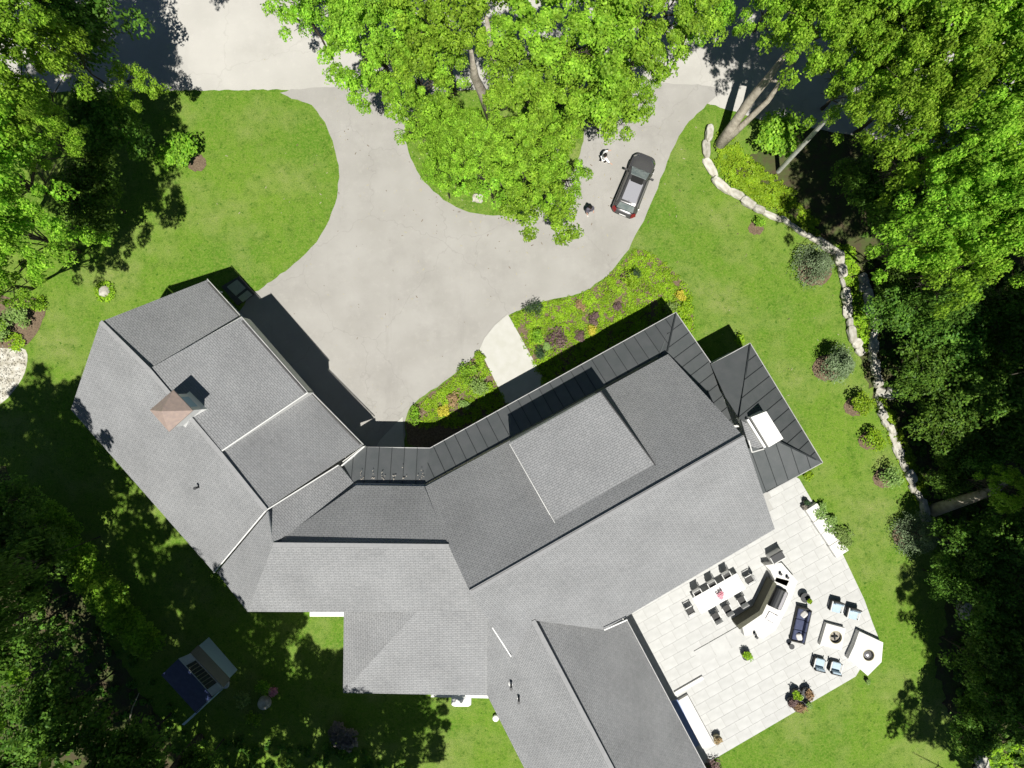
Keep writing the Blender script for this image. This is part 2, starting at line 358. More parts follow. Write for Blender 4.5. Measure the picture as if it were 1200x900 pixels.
bedR = [(599, 370), (640, 354), (678, 347), (707, 330), (729, 308), (746, 292), (768, 300), (796, 325), (810, 350), (812, 385), (800, 420), (700, 440), (645, 470)]
mulchbed(bedL, n=0); mulchbed(bedR, n=0)
mulchbed([(-40, 345), (20, 350), (44, 350), (53, 362), (48, 380), (32, 404), (8, 408), (-40, 400)])
for (x, y, r) in [(231, 191, 11), (955, 317, 20), (969, 431, 17), (1002, 476, 13), (1018, 516, 12), (1036, 560, 13), (1066, 626, 20), (886, 267, 9)]:
    mulchbed([(x + r * math.cos(a), y + r * .9 * math.sin(a)) for a in [k * math.pi / 4 for k in range(8)]])

# ------------------------------------------------------------------ patio with single pavers
TH = R(29.6)
patio_px = [(700, 700), (735, 727), (822, 897), (1002, 792), (1012, 775), (1030, 750), (1022, 730), (1012, 702), (985, 645), (936, 561), (900, 540), (840, 560), (760, 610)]
patio = sheet('patio', patio_px, .1, M['joint'], edge=.12); tag(patio, kind='structure')
PW = ccw([tuple(G(*p).to_2d()) for p in patio_px])
inset = PW
e1 = Vector((math.cos(TH), math.sin(TH))); e2 = Vector((-math.sin(TH), math.cos(TH)))
org = G(822, 897).to_2d(); pav = 0
pw, ph, gap = 1.1, .82, .012
rp = random.Random(3)
for j in range(-2, 40):
    off = (j % 3) * .37
    for i in range(-22, 30):
        c = org + e1 * ((i + off) * pw) + e2 * (j * ph)
        q = [c + e1 * a + e2 * b for a, b in ((gap * 1.4, gap * .8), (pw - gap * 1.4, gap * .8), (pw - gap * 1.4, ph - gap * .8), (gap * 1.4, ph - gap * .8))]
        P = clip(PW, [tuple(v) for v in q])
        if len(P) < 3 or abs(area(P)) < .06: continue
        # pavers wholly under the house roof are left out
        cx = sum(p[0] for p in P) / len(P); cy = sum(p[1] for p in P) / len(P)
        ppx, ppy = 600 + cx * F / H, 450 - cy * F / H
        if (ppx - 735) * .49 + (ppy - 700) * .87 < -8 and ppx < 895 and (ppy < 700): 
            if (ppx - 735) * .49 + (ppy - 727) * .87 < -34: continue
        pz = .112 + rp.uniform(0, .004)
        P = ccw(P); ctr = Vector((cx, cy, 0))
        o = MB().prism([(p[0] - cx, p[1] - cy) for p in P], .1005, pz).build('paver', M['paver'], patio)
        o.location = ctr; pav += 1
print('pavers', pav)

# ------------------------------------------------------------------ house
house = empty('house', G(600, 560), 0, 'large grey shingled house with angled wings, black metal porch roof and copper topped cupola', 'house')
def fitz(pts):
    """pts (px,py,z guess): least squares plane, then every corner slides along its sight line onto it"""
    P = [G(*p) for p in pts]; A = np.array([[p.x, p.y, 1] for p in P]); b = np.array([p.z for p in P])
    a, c, d = np.linalg.lstsq(A, b, rcond=None)[0]
    out = []
    for (px, py, _) in pts:
        rx, ry = (px - 600) / F, (450 - py) / F      # x = rx*(H-z)
        z = (d + (a * rx + c * ry) * H) / (1 + a * rx + c * ry)
        out.append(G(px, py, z))
    return out, Vector((-a, -c, 1)).normalized()
REG = []
def slope(pts, e=(0, 1), thick=.22, m='shingle', name='roof_slope', label=None, side='white'):
    P, nrm = fitz(pts)
    REG.extend((q[0], q[1], p.z) for q, p in zip(pts, P))
    A2 = area([(p.x, p.y) for p in P])
    if A2 < 0: P = P[::-1]; e = (len(P) - 1 - e[0], len(P) - 1 - e[1])
    ev = (P[e[1]] - P[e[0]]).normalized(); vv = nrm.cross(ev)
    n = len(P); V = P + [p - Vector((0, 0, thick)) for p in P]
    Fc = [tuple(range(n)), tuple(range(2 * n - 1, n - 1, -1))] + [(n + i, n + (i + 1) % n, (i + 1) % n, i) for i in range(n)]
    uv = []
    for f in Fc:
        for i in f: uv.append((V[i].dot(ev), V[i].dot(vv)))
    o = mk(name, V, Fc, [M[m], M[side]], house, True, mi=[0, 1] + [1] * n, uv=uv)
    if label: o['label'] = label
    return P, nrm, o
def strips(pts, along, width, z_up=.03):
    """standing seam panels: the slope cut into strips that run down it, with a raised seam at each joint"""
    P, nrm = fitz(pts); Q = ccw([(p.x, p.y) for p in P])
    d = nrm.dot(P[0]); zz = lambda x, y: (d - nrm.x * x - nrm.y * y) / nrm.z
    a = (G(*along[1]) - G(*along[0])).to_2d().normalized(); b = Vector((-a.y, a.x))
    t = [Vector(q).dot(a) for q in Q]; s = [Vector(q).dot(b) for q in Q]
    t0, t1 = min(t), max(t); k = max(1, round((t1 - t0) / width)); W = (t1 - t0) / k
    for i in range(k):
        lo, hi = t0 + i * W + .012, t0 + (i + 1) * W - .012
        win = [a * lo + b * (min(s) - 1), a * hi + b * (min(s) - 1), a * hi + b * (max(s) + 1), a * lo + b * (max(s) + 1)]
        C = clip(Q, ccw([tuple(x) for x in win]))
        if len(C) < 3 or abs(area(C)) < .01: continue
        C = ccw(C); n = len(C)
        V = [(x, y, zz(x, y)) for x, y in C] + [(x, y, zz(x, y) - .1) for x, y in C]
        mk('metal_panel', V, [tuple(range(n)), tuple(range(2 * n - 1, n - 1, -1))] + [(n + j, n + (j + 1) % n, (j + 1) % n, j) for j in range(n)], M['metalroof'], house, True)
        if i:
            lo, hi = t0 + i * W - .018, t0 + i * W + .018
            win = [a * lo + b * (min(s) - 1), a * hi + b * (min(s) - 1), a * hi + b * (max(s) + 1), a * lo + b * (max(s) + 1)]
            C = clip(Q, ccw([tuple(x) for x in win]))
            if len(C) < 3: continue
            C = ccw(C); n = len(C)
            V = [(x, y, zz(x, y) + .05) for x, y in C] + [(x, y, zz(x, y) - .1) for x, y in C]
            mk('seam', V, [tuple(range(n)), tuple(range(2 * n - 1, n - 1, -1))] + [(n + j, n + (j + 1) % n, (j + 1) % n, j) for j in range(n)], M['seam'], house, True)
def beam(a, b, name, m, wd=.12, ht=.14, dz=0, out=None):
    """straight trim between two (px,py,z) points"""
    A, B = G(*a), G(*b); A.z += dz; B.z += dz
    t = (B - A); s = Vector((-t.y, t.x, 0)).normalized() * wd / 2; u = Vector((0, 0, ht / 2))
    V = [A - s - u, A + s - u, A + s + u, A - s + u, B - s - u, B + s - u, B + s + u, B - s + u]
    return mk(name, V, [(0, 1, 2, 3), (7, 6, 5, 4), (0, 4, 5, 1), (1, 5, 6, 2), (2, 6, 7, 3), (3, 7, 4, 0)], m, house, True)
def sidewall(a, b, zbot, name='dormer_cheek', m='white'):
    """upright cheek wall under a raised edge"""
    A, B = G(*a), G(*b); A2, B2 = A.copy(), B.copy(); A2.z -= zbot[0]; B2.z -= zbot[1]
    t = (B - A); s = Vector((-t.y, t.x, 0)).normalized() * .04
    V = [A - s, B - s, B2 - s, A2 - s, A + s, B + s, B2 + s, A2 + s]
    return mk(name, V, [(0, 1, 2, 3), (7, 6, 5, 4), (0, 4, 5, 1), (1, 5, 6, 2), (2, 6, 7, 3), (3, 7, 4, 0)], M[m], house, True)
# --- left (garage) wing
EL, RL, RC = 4.5, 9.3, 9.1
slope([(83, 480, EL), (251, 671, EL), (312, 599, RL), (257, 532, RL), (174, 435, RL), (117, 378, RL)])
slope([(281, 371, EL), (243, 328, EL), (118, 377, RL), (175, 433, RL)])
slope([(360, 460, 6.3), (283, 372, 6.3), (175, 432, RL + .05), (258, 530, RL + .05)])
slope([(425, 522, EL + .2), (362, 458, EL + .2), (258, 530, RL), (311, 597, RL)])
slope([(417, 569, 5.3), (397, 545, 5.3), (311, 598, RL - .4), (320, 638, RC + .2)])
# --- centre wing
slope([(497, 570, 5.9), (417, 569, 5.9), (320, 638, RC), (526, 640, RC)], thick=.15)
slope([(254, 671, 5.1), (290, 717, 6.4), (320, 638, RC), (314, 599, RC + .35)], thick=.2)
slope([(290, 717, 6.4), (580, 718, 6.4), (580, 640, RC), (320, 638, RC)], thick=.2)
# --- low wing on the garden side
slope([(403, 714, 4.4), (402, 812, 4.4), (490, 715, 6.5)], thick=.15)
slope([(402, 812, 4.4), (571, 815, 4.4), (577, 714, 6.5), (490, 715, 6.5)], thick=.2)
# --- main block
RM, EN, ES = 11.6, 5.9, 6.2
slope([(783, 415, EN), (497, 571, EN), (526, 640, 9.1), (551, 694, RM), (872, 512, RM)], thick=.2)
Smain = [(908, 620, ES), (708, 738, ES), (625, 727, 8.1), (601, 771, 7), (577, 735, 8.4), (551, 694, RM), (872, 512, RM)]
slope(Smain, thick=.2)
# shed dormer on the street side
slope([(704, 459, 8.8), (597, 519, 8.8), (651, 614, 10.7), (770, 548, 10.7)], thick=.18)
# --- south wing
slope([(571, 815, 4.4), (665, 1000, 4.4), (770, 1000, 8.1), (625, 727, 8.1), (601, 771, 7.2), (577, 735, 6.8), (571, 715, 6.4)], thick=.2)
slope([(735, 727, 3.2), (880, 1000, 3.2), (770, 1000, 8.1), (625, 727, 8.1), (708, 738, 4.2)], e=(0, 1), thick=.15)
# ridge caps: bent shingle strips
for a, b in [((118, 377, RL), (175, 433.5, RL)), ((175, 433.5, RL), (258, 531, RL)), ((258, 531, RL), (312, 598, RL)), ((320, 638, RC), (526, 640, RC)), ((551, 694, RM), (872, 512, RM)), ((625, 727, 8.1), (770, 1000, 8.1))]:
    za, zb = [max([v[2] for v in REG if abs(v[0] - q[0]) + abs(v[1] - q[1]) < 7] or [q[2]]) for q in (a, b)]
    beam((a[0], a[1], za), (b[0], b[1], zb), 'ridge_cap', M['ridge'], .26, .04, .015)
# gutters and white edges
for a, b in [((243, 327, EL), (282, 370, EL)), ((283, 371, 6.3), (360, 459, 6.3)), ((363, 457, EL + .2), (426, 521, EL + .2)), ((735, 727, 3.2), (880, 1000, 3.2))]:
    beam(a, b, 'gutter', M['trim_grey'], .05, .1, .0)
for a, b in [((244, 331, EL), (280, 371, EL)), ((284, 376, 6.3), (358, 460, 6.3)), ((364, 461, EL + .2), (422, 521, EL + .2))]:
    beam(a, b, 'gutter', M['fascia'], .1, .1, .05)
for a, b in [((258, 530, RL), (361, 460, 6.3)), ((312, 598, RL), (397, 545, 6.3)), ((251, 671, EL), (312, 598, RL)), ((577, 735, 8.3), (599, 769, 7.25)), ((708, 738, ES), (735, 726, ES))]:
    beam(a, b, 'verge_trim', M['white'], .07, .1, .03)
beam((597, 520, 8.8), (651, 614, 10.7), 'verge_trim', M['siding'], .035, .08, .02)
beam((704, 459, 8.82), (770, 548, 10.7), 'verge_trim', M['fascia'], .07, .08, .01)
zr = max(v[2] for v in REG if v[:2] == (551, 694))
beam((552, 692, zr), (872, 510, zr), 'ridge_vent', M['fascia'], .05, .05, .02)
# dormer fronts and cheeks
sidewall((258, 530, RL - .05), (360, 460, 6.2), (.05, 1.5)); sidewall((283, 372, 6.2), (175, 433, RL - .1), (1.5, .05))
sidewall((283, 373, 6.1), (358, 459, 6.1), (1.6, 1.6), 'dormer_front', 'siding')
sidewall((598, 521, 8.6), (704, 462, 8.6), (3.4, 3.4), 'dormer_front', 'siding')
sidewall((598, 521, 8.65), (651, 614, 10.5), (2.4, .05)); sidewall((703, 462, 8.65), (769, 549, 10.5), (2.4, .05))
sidewall((427, 523, EL + .1), (400, 546, 5.4), (.5, .6), 'dormer_cheek')
mk('gable_return', [G(425, 523, 4.6), G(401, 541, 5.1), G(407, 545, 4.5), G(427, 524, 4.2)], [(0, 1, 2, 3)], M['white'], house, True)
# --- metal porch roof
strips([(417, 568, 5.2), (497, 568, 5.2), (504, 525, 4.2), (426, 524, 4.2), (398, 547, 4.9)], ((400, 525), (500, 525)), .82)
strips([(497, 568, 5.2), (782, 412, 5.2), (792, 367, 4.2), (504, 525, 4.2)], ((504, 525), (792, 367)), .82)
strips([(792, 367, 4.2), (834, 428, 4.2), (862, 505, 4.8), (768, 425, 5.4)], ((792, 367), (834, 428)), .82)
strips([(833, 427, 4.4), (879, 403, 4.4), (866, 490, 6.4), (850, 465, 5.8)], ((833, 427), (879, 403)), 9)
strips([(879, 403, 4.4), (963, 542, 4.4), (914, 518, 6.3), (866, 490, 6.4)], ((879, 403), (963, 542)), .82)
strips([(963, 542, 4.4), (890, 581, 4.4), (864, 528, 5.9), (914, 518, 6.3)], ((963, 542), (899, 576)), .82)
for a, b in [((426, 524, 4.2), (504, 525, 4.2)), ((504, 525, 4.2), (792, 366, 4.2)), ((792, 366, 4.2), (835, 428, 4.2)), ((833, 427, 4.4), (879, 402, 4.4)), ((879, 402, 4.4), (964, 542, 4.4)), ((964, 542, 4.4), (899, 577, 4.4))]:
    beam(a, b, 'porch_gutter', M['trim_grey'], .05, .1, -.02)
for a, b in [((792, 367, 4.25), (782, 412, 5.25)), ((879, 403, 4.45), (866, 490, 6.45)), ((963, 542, 4.45), (914, 518, 6.35)), ((866, 490, 6.45), (914, 518, 6.35))]:
    beam(a, b, 'hip_cap', M['seam'], .09, .05, .03)
# leaf litter caught at the top of the porch panels
rb = random.Random(5); mb = MB()
for cx in (424, 436, 448, 461, 473, 494):
    for k in range(7):
        mb.box(G(cx + rb.gauss(0, 1.2), 562 - abs(rb.gauss(0, 4.5)), 5.17), (.06, .045, .02), rb.uniform(0, 3))
tag(mb.build('leaf_litter', M['ash'], house, True), kind='stuff')
# --- white boxed chimney on the metal roof
ch = empty('chimney', (0, 0, 0)); ch.parent = house; bpy.data.objects.remove(ch)
def pxprism(name, pts, z0, z1, m, parent=house):
    """upright solid whose top outline shows at these pixels"""
    return MB().prism(ccw([tuple(G(x, y, z1).to_2d()) for x, y in pts]), z0, z1).build(name, m, parent, True)
chm = pxprism('chimney', [(880, 489), (898, 482), (918, 514), (901, 524)], 4.6, 7.0, M['white'])
pxprism('chimney_louvre', [(875, 492), (877.5, 491), (898, 524), (895.5, 525)], 4.6, 6.9, M['white'], chm)
pxprism('chimney_louvre', [(878.6, 490.5), (879.6, 490), (900, 524), (899, 524.5)], 4.6, 6.6, M['fascia'], chm)
slope([(868, 490, 6.2), (877, 487, 6.2), (896, 527, 6.6), (878, 523, 6.9)], thick=.3, side='ridge')
beam((877, 516, 7.3), (881, 530, 7.1), 'flashing', M['siding'], .07, .05, .05); beam((881, 530, 7.1), (895, 526, 6.7), 'flashing', M['siding'], .07, .05, .05)
# --- walls
wall_px = [(133, 393), (243, 346), (400, 520), (430, 545), (505, 545), (770, 405), (845, 425), (872, 412), (940, 530), (890, 560), (880, 600), (720, 700), (850, 1000), (690, 1000), (560, 800), (410, 798), (410, 700), (300, 700), (105, 475)]
q = ccw([tuple(G(x, y, 4).to_2d()) for x, y in wall_px])
MB().prism(q, -.1, 3.0, 0, 0).build('wall', M['siding'], house, True)
def upper(pts, z0, z1):
    MB().prism(ccw([tuple(G(x, y, z1).to_2d()) for x, y in pts]), z0, z1).build('wall', M['siding'], house, True)
upper([(135, 395), (243, 342), (410, 520), (415, 560), (300, 640), (250, 655), (98, 478)], 3.003, 3.9)
upper([(418, 566), (500, 568), (760, 432), (862, 600), (715, 722), (590, 700), (480, 705), (300, 705), (270, 670), (320, 640)], 2.9, 5.3)
upper([(412, 720), (560, 700), (565, 800), (412, 800)], 2.95, 4.2)
# gable end walls
def gable(a, b, c, zb, inset=.9):
    A, B, C = G(*a), G(*b), G(*c); ctr = G(600, 560); d = (ctr - (A + B) / 2); d.z = 0; d.normalize(); d *= inset
    V = [A + d, B + d, C + d]; V2 = [v + d * .5 for v in V]
    mk('gable_wall', V + V2, [(0, 1, 2), (5, 4, 3), (0, 3, 4, 1), (1, 4, 5, 2), (2, 5, 3, 0)], M['siding'], house, True)
gable((90, 478, EL - .6), (240, 334, EL - .6), (122, 380, RL - 1.0), 4)
gable((785, 425, EN - .6), (900, 610, ES - .6), (850, 518, RM - 2.6), 5)
# windows and garage doors (seen from the side only)
def wallpiece(name, a, b, z0, z1, m, off=.06):
    A, B = G(a[0], a[1], 4), G(b[0], b[1], 4); t = (B - A); t.z = 0; nn = Vector((t.y, -t.x, 0)).normalized() * off
    A.z = B.z = 0; V = [A + nn + Vector((0, 0, z0)), B + nn + Vector((0, 0, z0)), B + nn + Vector((0, 0, z1)), A + nn + Vector((0, 0, z1))]
    V += [v - nn * .98 for v in V]
    return mk(name, V, [(0, 1, 2, 3), (7, 6, 5, 4), (0, 4, 5, 1), (1, 5, 6, 2), (2, 6, 7, 3), (3, 7, 4, 0)], m, house, True)
for t in (.12, .4, .68):
    a = (243 + 157 * (t + .2), 346 + 174 * (t + .2)); b = (243 + 157 * t, 346 + 174 * t)
    wallpiece('garage_door', a, b, .05, 2.4, M['white'])
for t in (.1, .3, .5, .7):
    wallpiece('window', (850 - 130 * (t + .12), 1000 - 300 * (t + .12)), (850 - 130 * t, 1000 - 300 * t), .9, 2.4, M['glass'])
for t in (.15, .35, .6, .8):
    wallpiece('window', (300 - 195 * (t + .1), 700 - 225 * (t + .1)), (300 - 195 * t, 700 - 225 * t), .9, 2.3, M['glass'])
for t in (.1, .35, .6, .82):
    wallpiece('window', (770 - 265 * (t), 405 + 140 * (t)), (770 - 265 * (t + .12), 405 + 140 * (t + .12)), .9, 2.4, M['glass'], -.06)
# porch posts
for (x, y) in [(510, 527), (570, 495), (640, 457), (710, 418), (785, 376), (828, 430), (874, 412), (955, 540), (905, 568)]:
    p = G(x, y, 4.1); MB().box((p.x, p.y, 2.05), (.16, .16, 4.1)).build('post', M['white'], house, True)
# --- cupola
cz = 11.1
apex = G(194, 481, 12.6); cor = [G(203, 457, cz), G(175.5, 480.5, cz), G(198, 506, cz), G(226, 481, cz)]
cup = MB(); base = sum(cor, Vector()) / 4; base.z = cz
qf = [(0, 1, 2, 3), (7, 6, 5, 4), (0, 4, 5, 1), (1, 5, 6, 2), (2, 6, 7, 3), (3, 7, 4, 0)]
cup.add([base + (c - base) * .8 for c in cor] + [Vector((*(base + (c - base) * .8).to_2d(), 9.3)) for c in cor], qf)
cup.add([Vector((*(base + (c - base) * .8).to_2d(), 9.3)) for c in cor] + [Vector((*(base + (c - base) * 1.3).to_2d(), 7.6)) for c in cor], qf)
cupo = cup.build('cupola', M['white'], house, True)
ap = Vector((base.x, base.y, 12.3))
mk('copper_roof', [ap] + cor + [c - Vector((0, 0, .1)) for c in cor], [(0, 1, 2), (0, 2, 3), (0, 3, 4), (0, 4, 1), (1, 5, 6, 2), (2, 6, 7, 3), (3, 7, 8, 4), (4, 8, 5, 1), (8, 7, 6, 5)], M['copper'], cupo, True)
b2 = [base + (c - base) * .9 for c in cor]
for i in (3, 0):
    A, B = base + (cor[i] - base) * .815, base + (cor[(i + 1) % 4] - base) * .815
    A, B = A.lerp(B, .2), A.lerp(B, .8)
    V = [Vector((A.x, A.y, 9.45)), Vector((B.x, B.y, 9.45)), Vector((B.x, B.y, 10.9)), Vector((A.x, A.y, 10.9))]
    mk('cupola_window', V, [(0, 1, 2, 3)], M['blue_trim'], cupo, True)
# roof vents
def vent(px, py, z):
    a = G(px, py, z); v = MB().lathe([(.07, -.5), (.07, .45), (.1, .45), (.1, .5)], 10, c=a).build('vent_pipe', M['char'], house, True)
    MB().lathe([(.2, -.02), (.09, .1)], 10, c=a - Vector((0, 0, .35))).build('vent_collar', M['white'], v, True)
vent(232, 571, 7.4); vent(599, 804, 6.3); vent(608, 820, 6.2)
# garden side: bay trim, step and low wall, seen under the eaves
pxprism('bay_roof', [(363, 716), (404, 716), (404, 722.5), (363, 722.5)], 2.6, 3.0, M['white'])
pxprism('garden_wall', [(505, 808), (574, 808), (576, 818.5), (505, 817)], 0, .7, M['siding'])
tag(pxprism('box', [(529, 812), (552, 812), (552, 826), (549, 828), (532, 828), (529, 826)], 0, .75, M['white'], None), 'white rounded utility box on the grass against the garden side wall', 'box').name = 'utility_box'
tag(MB().lathe([(.2, 0), (.24, .3), (.18, .36)], 10, c=G(581, 840)).build('garden_pot', M['white']), 'small white pot beside the corner of the lower roof wing', 'pot')
# pale panes standing in for window light reflected into the house shade
hb = empty('cellar_hatch', G(278, 338), 0, 'grey glazed cellar hatch in the shade beside the garage wing', 'hatch')
MB().prism(ccw([tuple(G(x, y).to_2d()) for x, y in [(260, 336), (281, 324), (300, 344), (279, 358)]]), 0, .16).build('kerb', M['fascia'], hb, True)
for q_ in ([(267, 336.5), (279, 328), (289, 338), (277.5, 347)], [(280, 349), (291, 340.5), (297, 346), (286, 354.5)]):
    MB().prism(ccw([tuple(G(x, y).to_2d()) for x, y in q_]), .16, .2).build('pane', M['steel'], hb, True)

# ------------------------------------------------------------------ foliage
def leafcloud(centers, radii, per, size, seed, flat=.75, up=.8, shell=.55):
    """thousands of single leaves gathered in clumps; returns verts, faces as numpy arrays"""
    rg = np.random.default_rng(seed); n = len(centers)
    c = np.repeat(np.array(centers, dtype=float), per, axis=0); rr = np.repeat(np.array(radii, dtype=float), per)
    d = rg.normal(size=(len(c), 3)); d /= np.linalg.norm(d, axis=1)[:, None]
    d[:, 2] = np.where(d[:, 2] < -.25, -d[:, 2], d[:, 2])
    rad = rr * (shell + (1 - shell) * rg.random(len(c)) ** .7)
    # lumpy surface
    lump = 1 + .28 * np.sin(d[:, 0] * 5 + c[:, 0] * 3) * np.sin(d[:, 1] * 5 + c[:, 1] * 3)
    p = c + d * (rad * lump)[:, None] * np.array([1, 1, flat])
    nrm = d * .75 + rg.normal(size=d.shape) * .5 + np.array([0, 0, up * .8]); nrm /= np.linalg.norm(nrm, axis=1)[:, None]
    a = np.cross(nrm, rg.normal(size=d.shape)); a /= np.linalg.norm(a, axis=1)[:, None]; b = np.cross(nrm, a)
    s = (size * (.6 + .8 * rg.random(len(c))))[:, None]
    V = np.stack([p - a * s * .5, p + b * s * .34 + nrm * s * .08, p + a * s * .5, p - b * s * .34 + nrm * s * .08], axis=1).reshape(-1, 3)
    return V
def leafmesh(name, V, m, extra=None):
    me = bpy.data.meshes.new(name); nf = len(V) // 4
    me.vertices.add(len(V)); me.vertices.foreach_set('co', V.astype(np.float32).ravel())
    me.loops.add(nf * 4); me.loops.foreach_set('vertex_index', np.arange(nf * 4, dtype=np.int32))
    me.polygons.add(nf); me.polygons.foreach_set('loop_start', np.arange(0, nf * 4, 4, dtype=np.int32))
    me.materials.append(m); me.update(calc_edges=True)
    return me
def crown_data(seed, Rx, Hc, z0, nc, per, size, m, limbs=13, bark='bark_pale', base_r=.22, crmin=.75, crmax=1.5):
    """crown mesh + trunk mesh, local: base of the trunk at the origin, crown centre at height z0"""
    rg = random.Random(seed); C = []; Rd = []
    lobes = [(rg.uniform(0, 6.28), rg.uniform(.75, 1.12)) for _ in range(7)]
    while len(C) < nc:
        th = rg.uniform(0, 2 * math.pi); u = rg.random() ** .55
        lob = 1 + .16 * math.sin(3 * th + lobes[0][0]) + .12 * math.sin(5 * th + lobes[1][0])
        r = Rx * u * lob; top = math.sqrt(max(0, 1 - min(1, u) ** 2))
        z = z0 + Hc * (.5 * top + rg.uniform(-.35, .12)) 
        C.append((r * math.cos(th), r * math.sin(th), z)); Rd.append(rg.uniform(crmin, crmax))
    V = leafcloud(C, Rd, per, size, seed)
    cm = leafmesh('crown', V, m)
    mb = MB(); wob = [(rg.uniform(-.2, .2), rg.uniform(-.2, .2)) for _ in range(6)]
    tr = [(wob[k][0] * k / 3, wob[k][1] * k / 3, z0 * k / 5) for k in range(6)]
    mb.tube(tr, [base_r * 1.35, base_r, base_r * .85, base_r * .7, base_r * .5, base_r * .3], 8)
    for k in range(limbs):
        tgt = Vector(C[rg.randrange(len(C))]); s = Vector(tr[rg.choice((2, 3, 3, 4))])
        mid = s.lerp(tgt, .5) + Vector((rg.uniform(-.4, .4), rg.uniform(-.4, .4), rg.uniform(.1, .7)))
        mb.tube([s, s.lerp(mid, .5) + Vector((0, 0, .15)), mid, tgt], [base_r * .4, base_r * .3, base_r * .2, .03], 6)
        for j in range(2):
            t2 = mid + Vector((rg.uniform(-1.3, 1.3), rg.uniform(-1.3, 1.3), rg.uniform(.2, 1.2)))
            mb.tube([mid, mid.lerp(t2, .5) + Vector((0, 0, .1)), t2], [.06, .04, .015], 5)
    tm = bpy.data.meshes.new('trunk'); tm.from_pydata([tuple(v) for v in mb.v], [], mb.f); tm.materials.append(M[bark]); tm.update()
    return cm, tm
TD = {
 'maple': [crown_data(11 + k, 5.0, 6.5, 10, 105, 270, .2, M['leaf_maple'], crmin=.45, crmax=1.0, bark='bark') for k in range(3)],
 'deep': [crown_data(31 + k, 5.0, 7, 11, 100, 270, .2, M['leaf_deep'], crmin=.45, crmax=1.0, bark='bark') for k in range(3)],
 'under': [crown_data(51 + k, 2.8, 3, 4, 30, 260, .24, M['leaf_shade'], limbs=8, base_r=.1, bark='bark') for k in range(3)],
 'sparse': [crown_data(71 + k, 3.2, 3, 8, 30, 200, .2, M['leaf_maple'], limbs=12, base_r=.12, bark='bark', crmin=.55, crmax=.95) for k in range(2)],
}
tcount = 0
def tree(kind, px, py, z, r, label, group=None, lean=0.0, name='tree', base=None):
    """crown centre shows at pixel px,py at height z, crown radius r"""
    global tcount
    cm, tm = TD[kind][tcount % len(TD[kind])]; tcount += 1
    R0 = {'maple': 5, 'deep': 5, 'under': 2.8, 'sparse': 3.2}[kind]; Z0 = {'maple': 10, 'deep': 11, 'under': 4, 'sparse': 8}[kind]
    c = G(px, py, z); c.z = 0; f = 1 + lean
    b0 = G(*base) if base else c * f
    t = empty(name, b0, 0, label, 'tree', group)
    off = c - b0
    o = bpy.data.objects.new('trunk', tm); COL.objects.link(o); o.parent = t; o.scale = (min(1.1, r / R0), min(1.1, r / R0), z / Z0)
    o.rotation_mode = 'QUATERNION'; o.rotation_quaternion = (off + Vector((0, 0, z))).to_track_quat('Z', 'Y')
    o = bpy.data.objects.new('crown', cm); COL.objects.link(o); o.parent = t; o.scale = (r / R0, r / R0, z / Z0); o.location = off; o.rotation_euler = (0, 0, tcount * 2.399)
    return t
# island and roadside maples, top centre
TR = [
 ('maple', 440, 48, 9.5, 3.3, 'bright green maple spreading over the left side of the lawn island'),
 ('maple', 515, 22, 11, 3.4, 'tall bright maple at the top of the photo between the two pale trunks'),
 ('maple', 490, 92, 9, 2.9, 'maple crown above the left tip of the lawn island'),
 ('maple', 632, 112, 9, 3.1, 'bright maple in the middle of the lawn island group'),
 ('maple', 668, 42, 10.5, 4.2, 'broad maple over the road right of the bare trunk gap'),
 ('maple', 760, 20, 10, 3.7, 'bright maple crown over the road above the parked car'),
 ('sparse', 820, 15, 9, 1.9, 'small maple crown over the road at the top, nearest the dappled shade'),
 ('maple', 545, 180, 7.5, 2.5, 'low maple lobe over the middle of the lawn island'),
 ('maple', 615, 185, 8, 2.7, 'maple crown over the southern tip of the lawn island'),
 ('sparse', 635, 246, 8, 2.2, 'thin maple branch reaching down over the driveway'),
 ('sparse', 695, 100, 7.5, 2.2, 'loose thin maple over the driveway just above the person in white'),
 ('sparse', 650, 160, 7, 1.4, 'small loose maple crown on the right rim of the lawn island'),
 ('sparse', 352, 2, 8, 2.2, 'thin maple branch poking over the pale road at the top left of centre'),
 ('maple', 395, -10, 9.5, 2.6, 'maple crown at the top edge left of the island group'),
 ('sparse', 745, 90, 7, 1.7, 'small airy maple crown between road and parked car'),
 ('sparse', 575, 205, 7, 2.0, 'leafy maple lobe at the lower middle of the island group'),
 ('maple', 528, 160, 7.5, 1.9, 'maple lobe left of the middle island tree'),
 ('sparse', 500, 150, 7, 1.8, 'small leafy maple lobe nearest the left edge of the island'),
 ('sparse', 715, 124, 7.5, 2.3, 'airy maple lobe between the island and the car, over the person in white'),
 ('sparse', 655, 218, 8, 1.7, 'thin maple lobe over the driveway left of the person in the slate jacket'),
 ('sparse', 740, 125, 7, 1.5, 'little leafy branch tip over the driveway above the car bonnet'),
 ('sparse', 518, 205, 6, 1.1, 'lowest small leafy branch at the left tip of the island'),
]
for a in TR: tree(*a, group=None, base=(632 + a[1] % 7 * 3, 150 + a[2] % 5 * 4) if a[0] == 'sparse' and a[1] > 600 and a[1] < 800 else None)
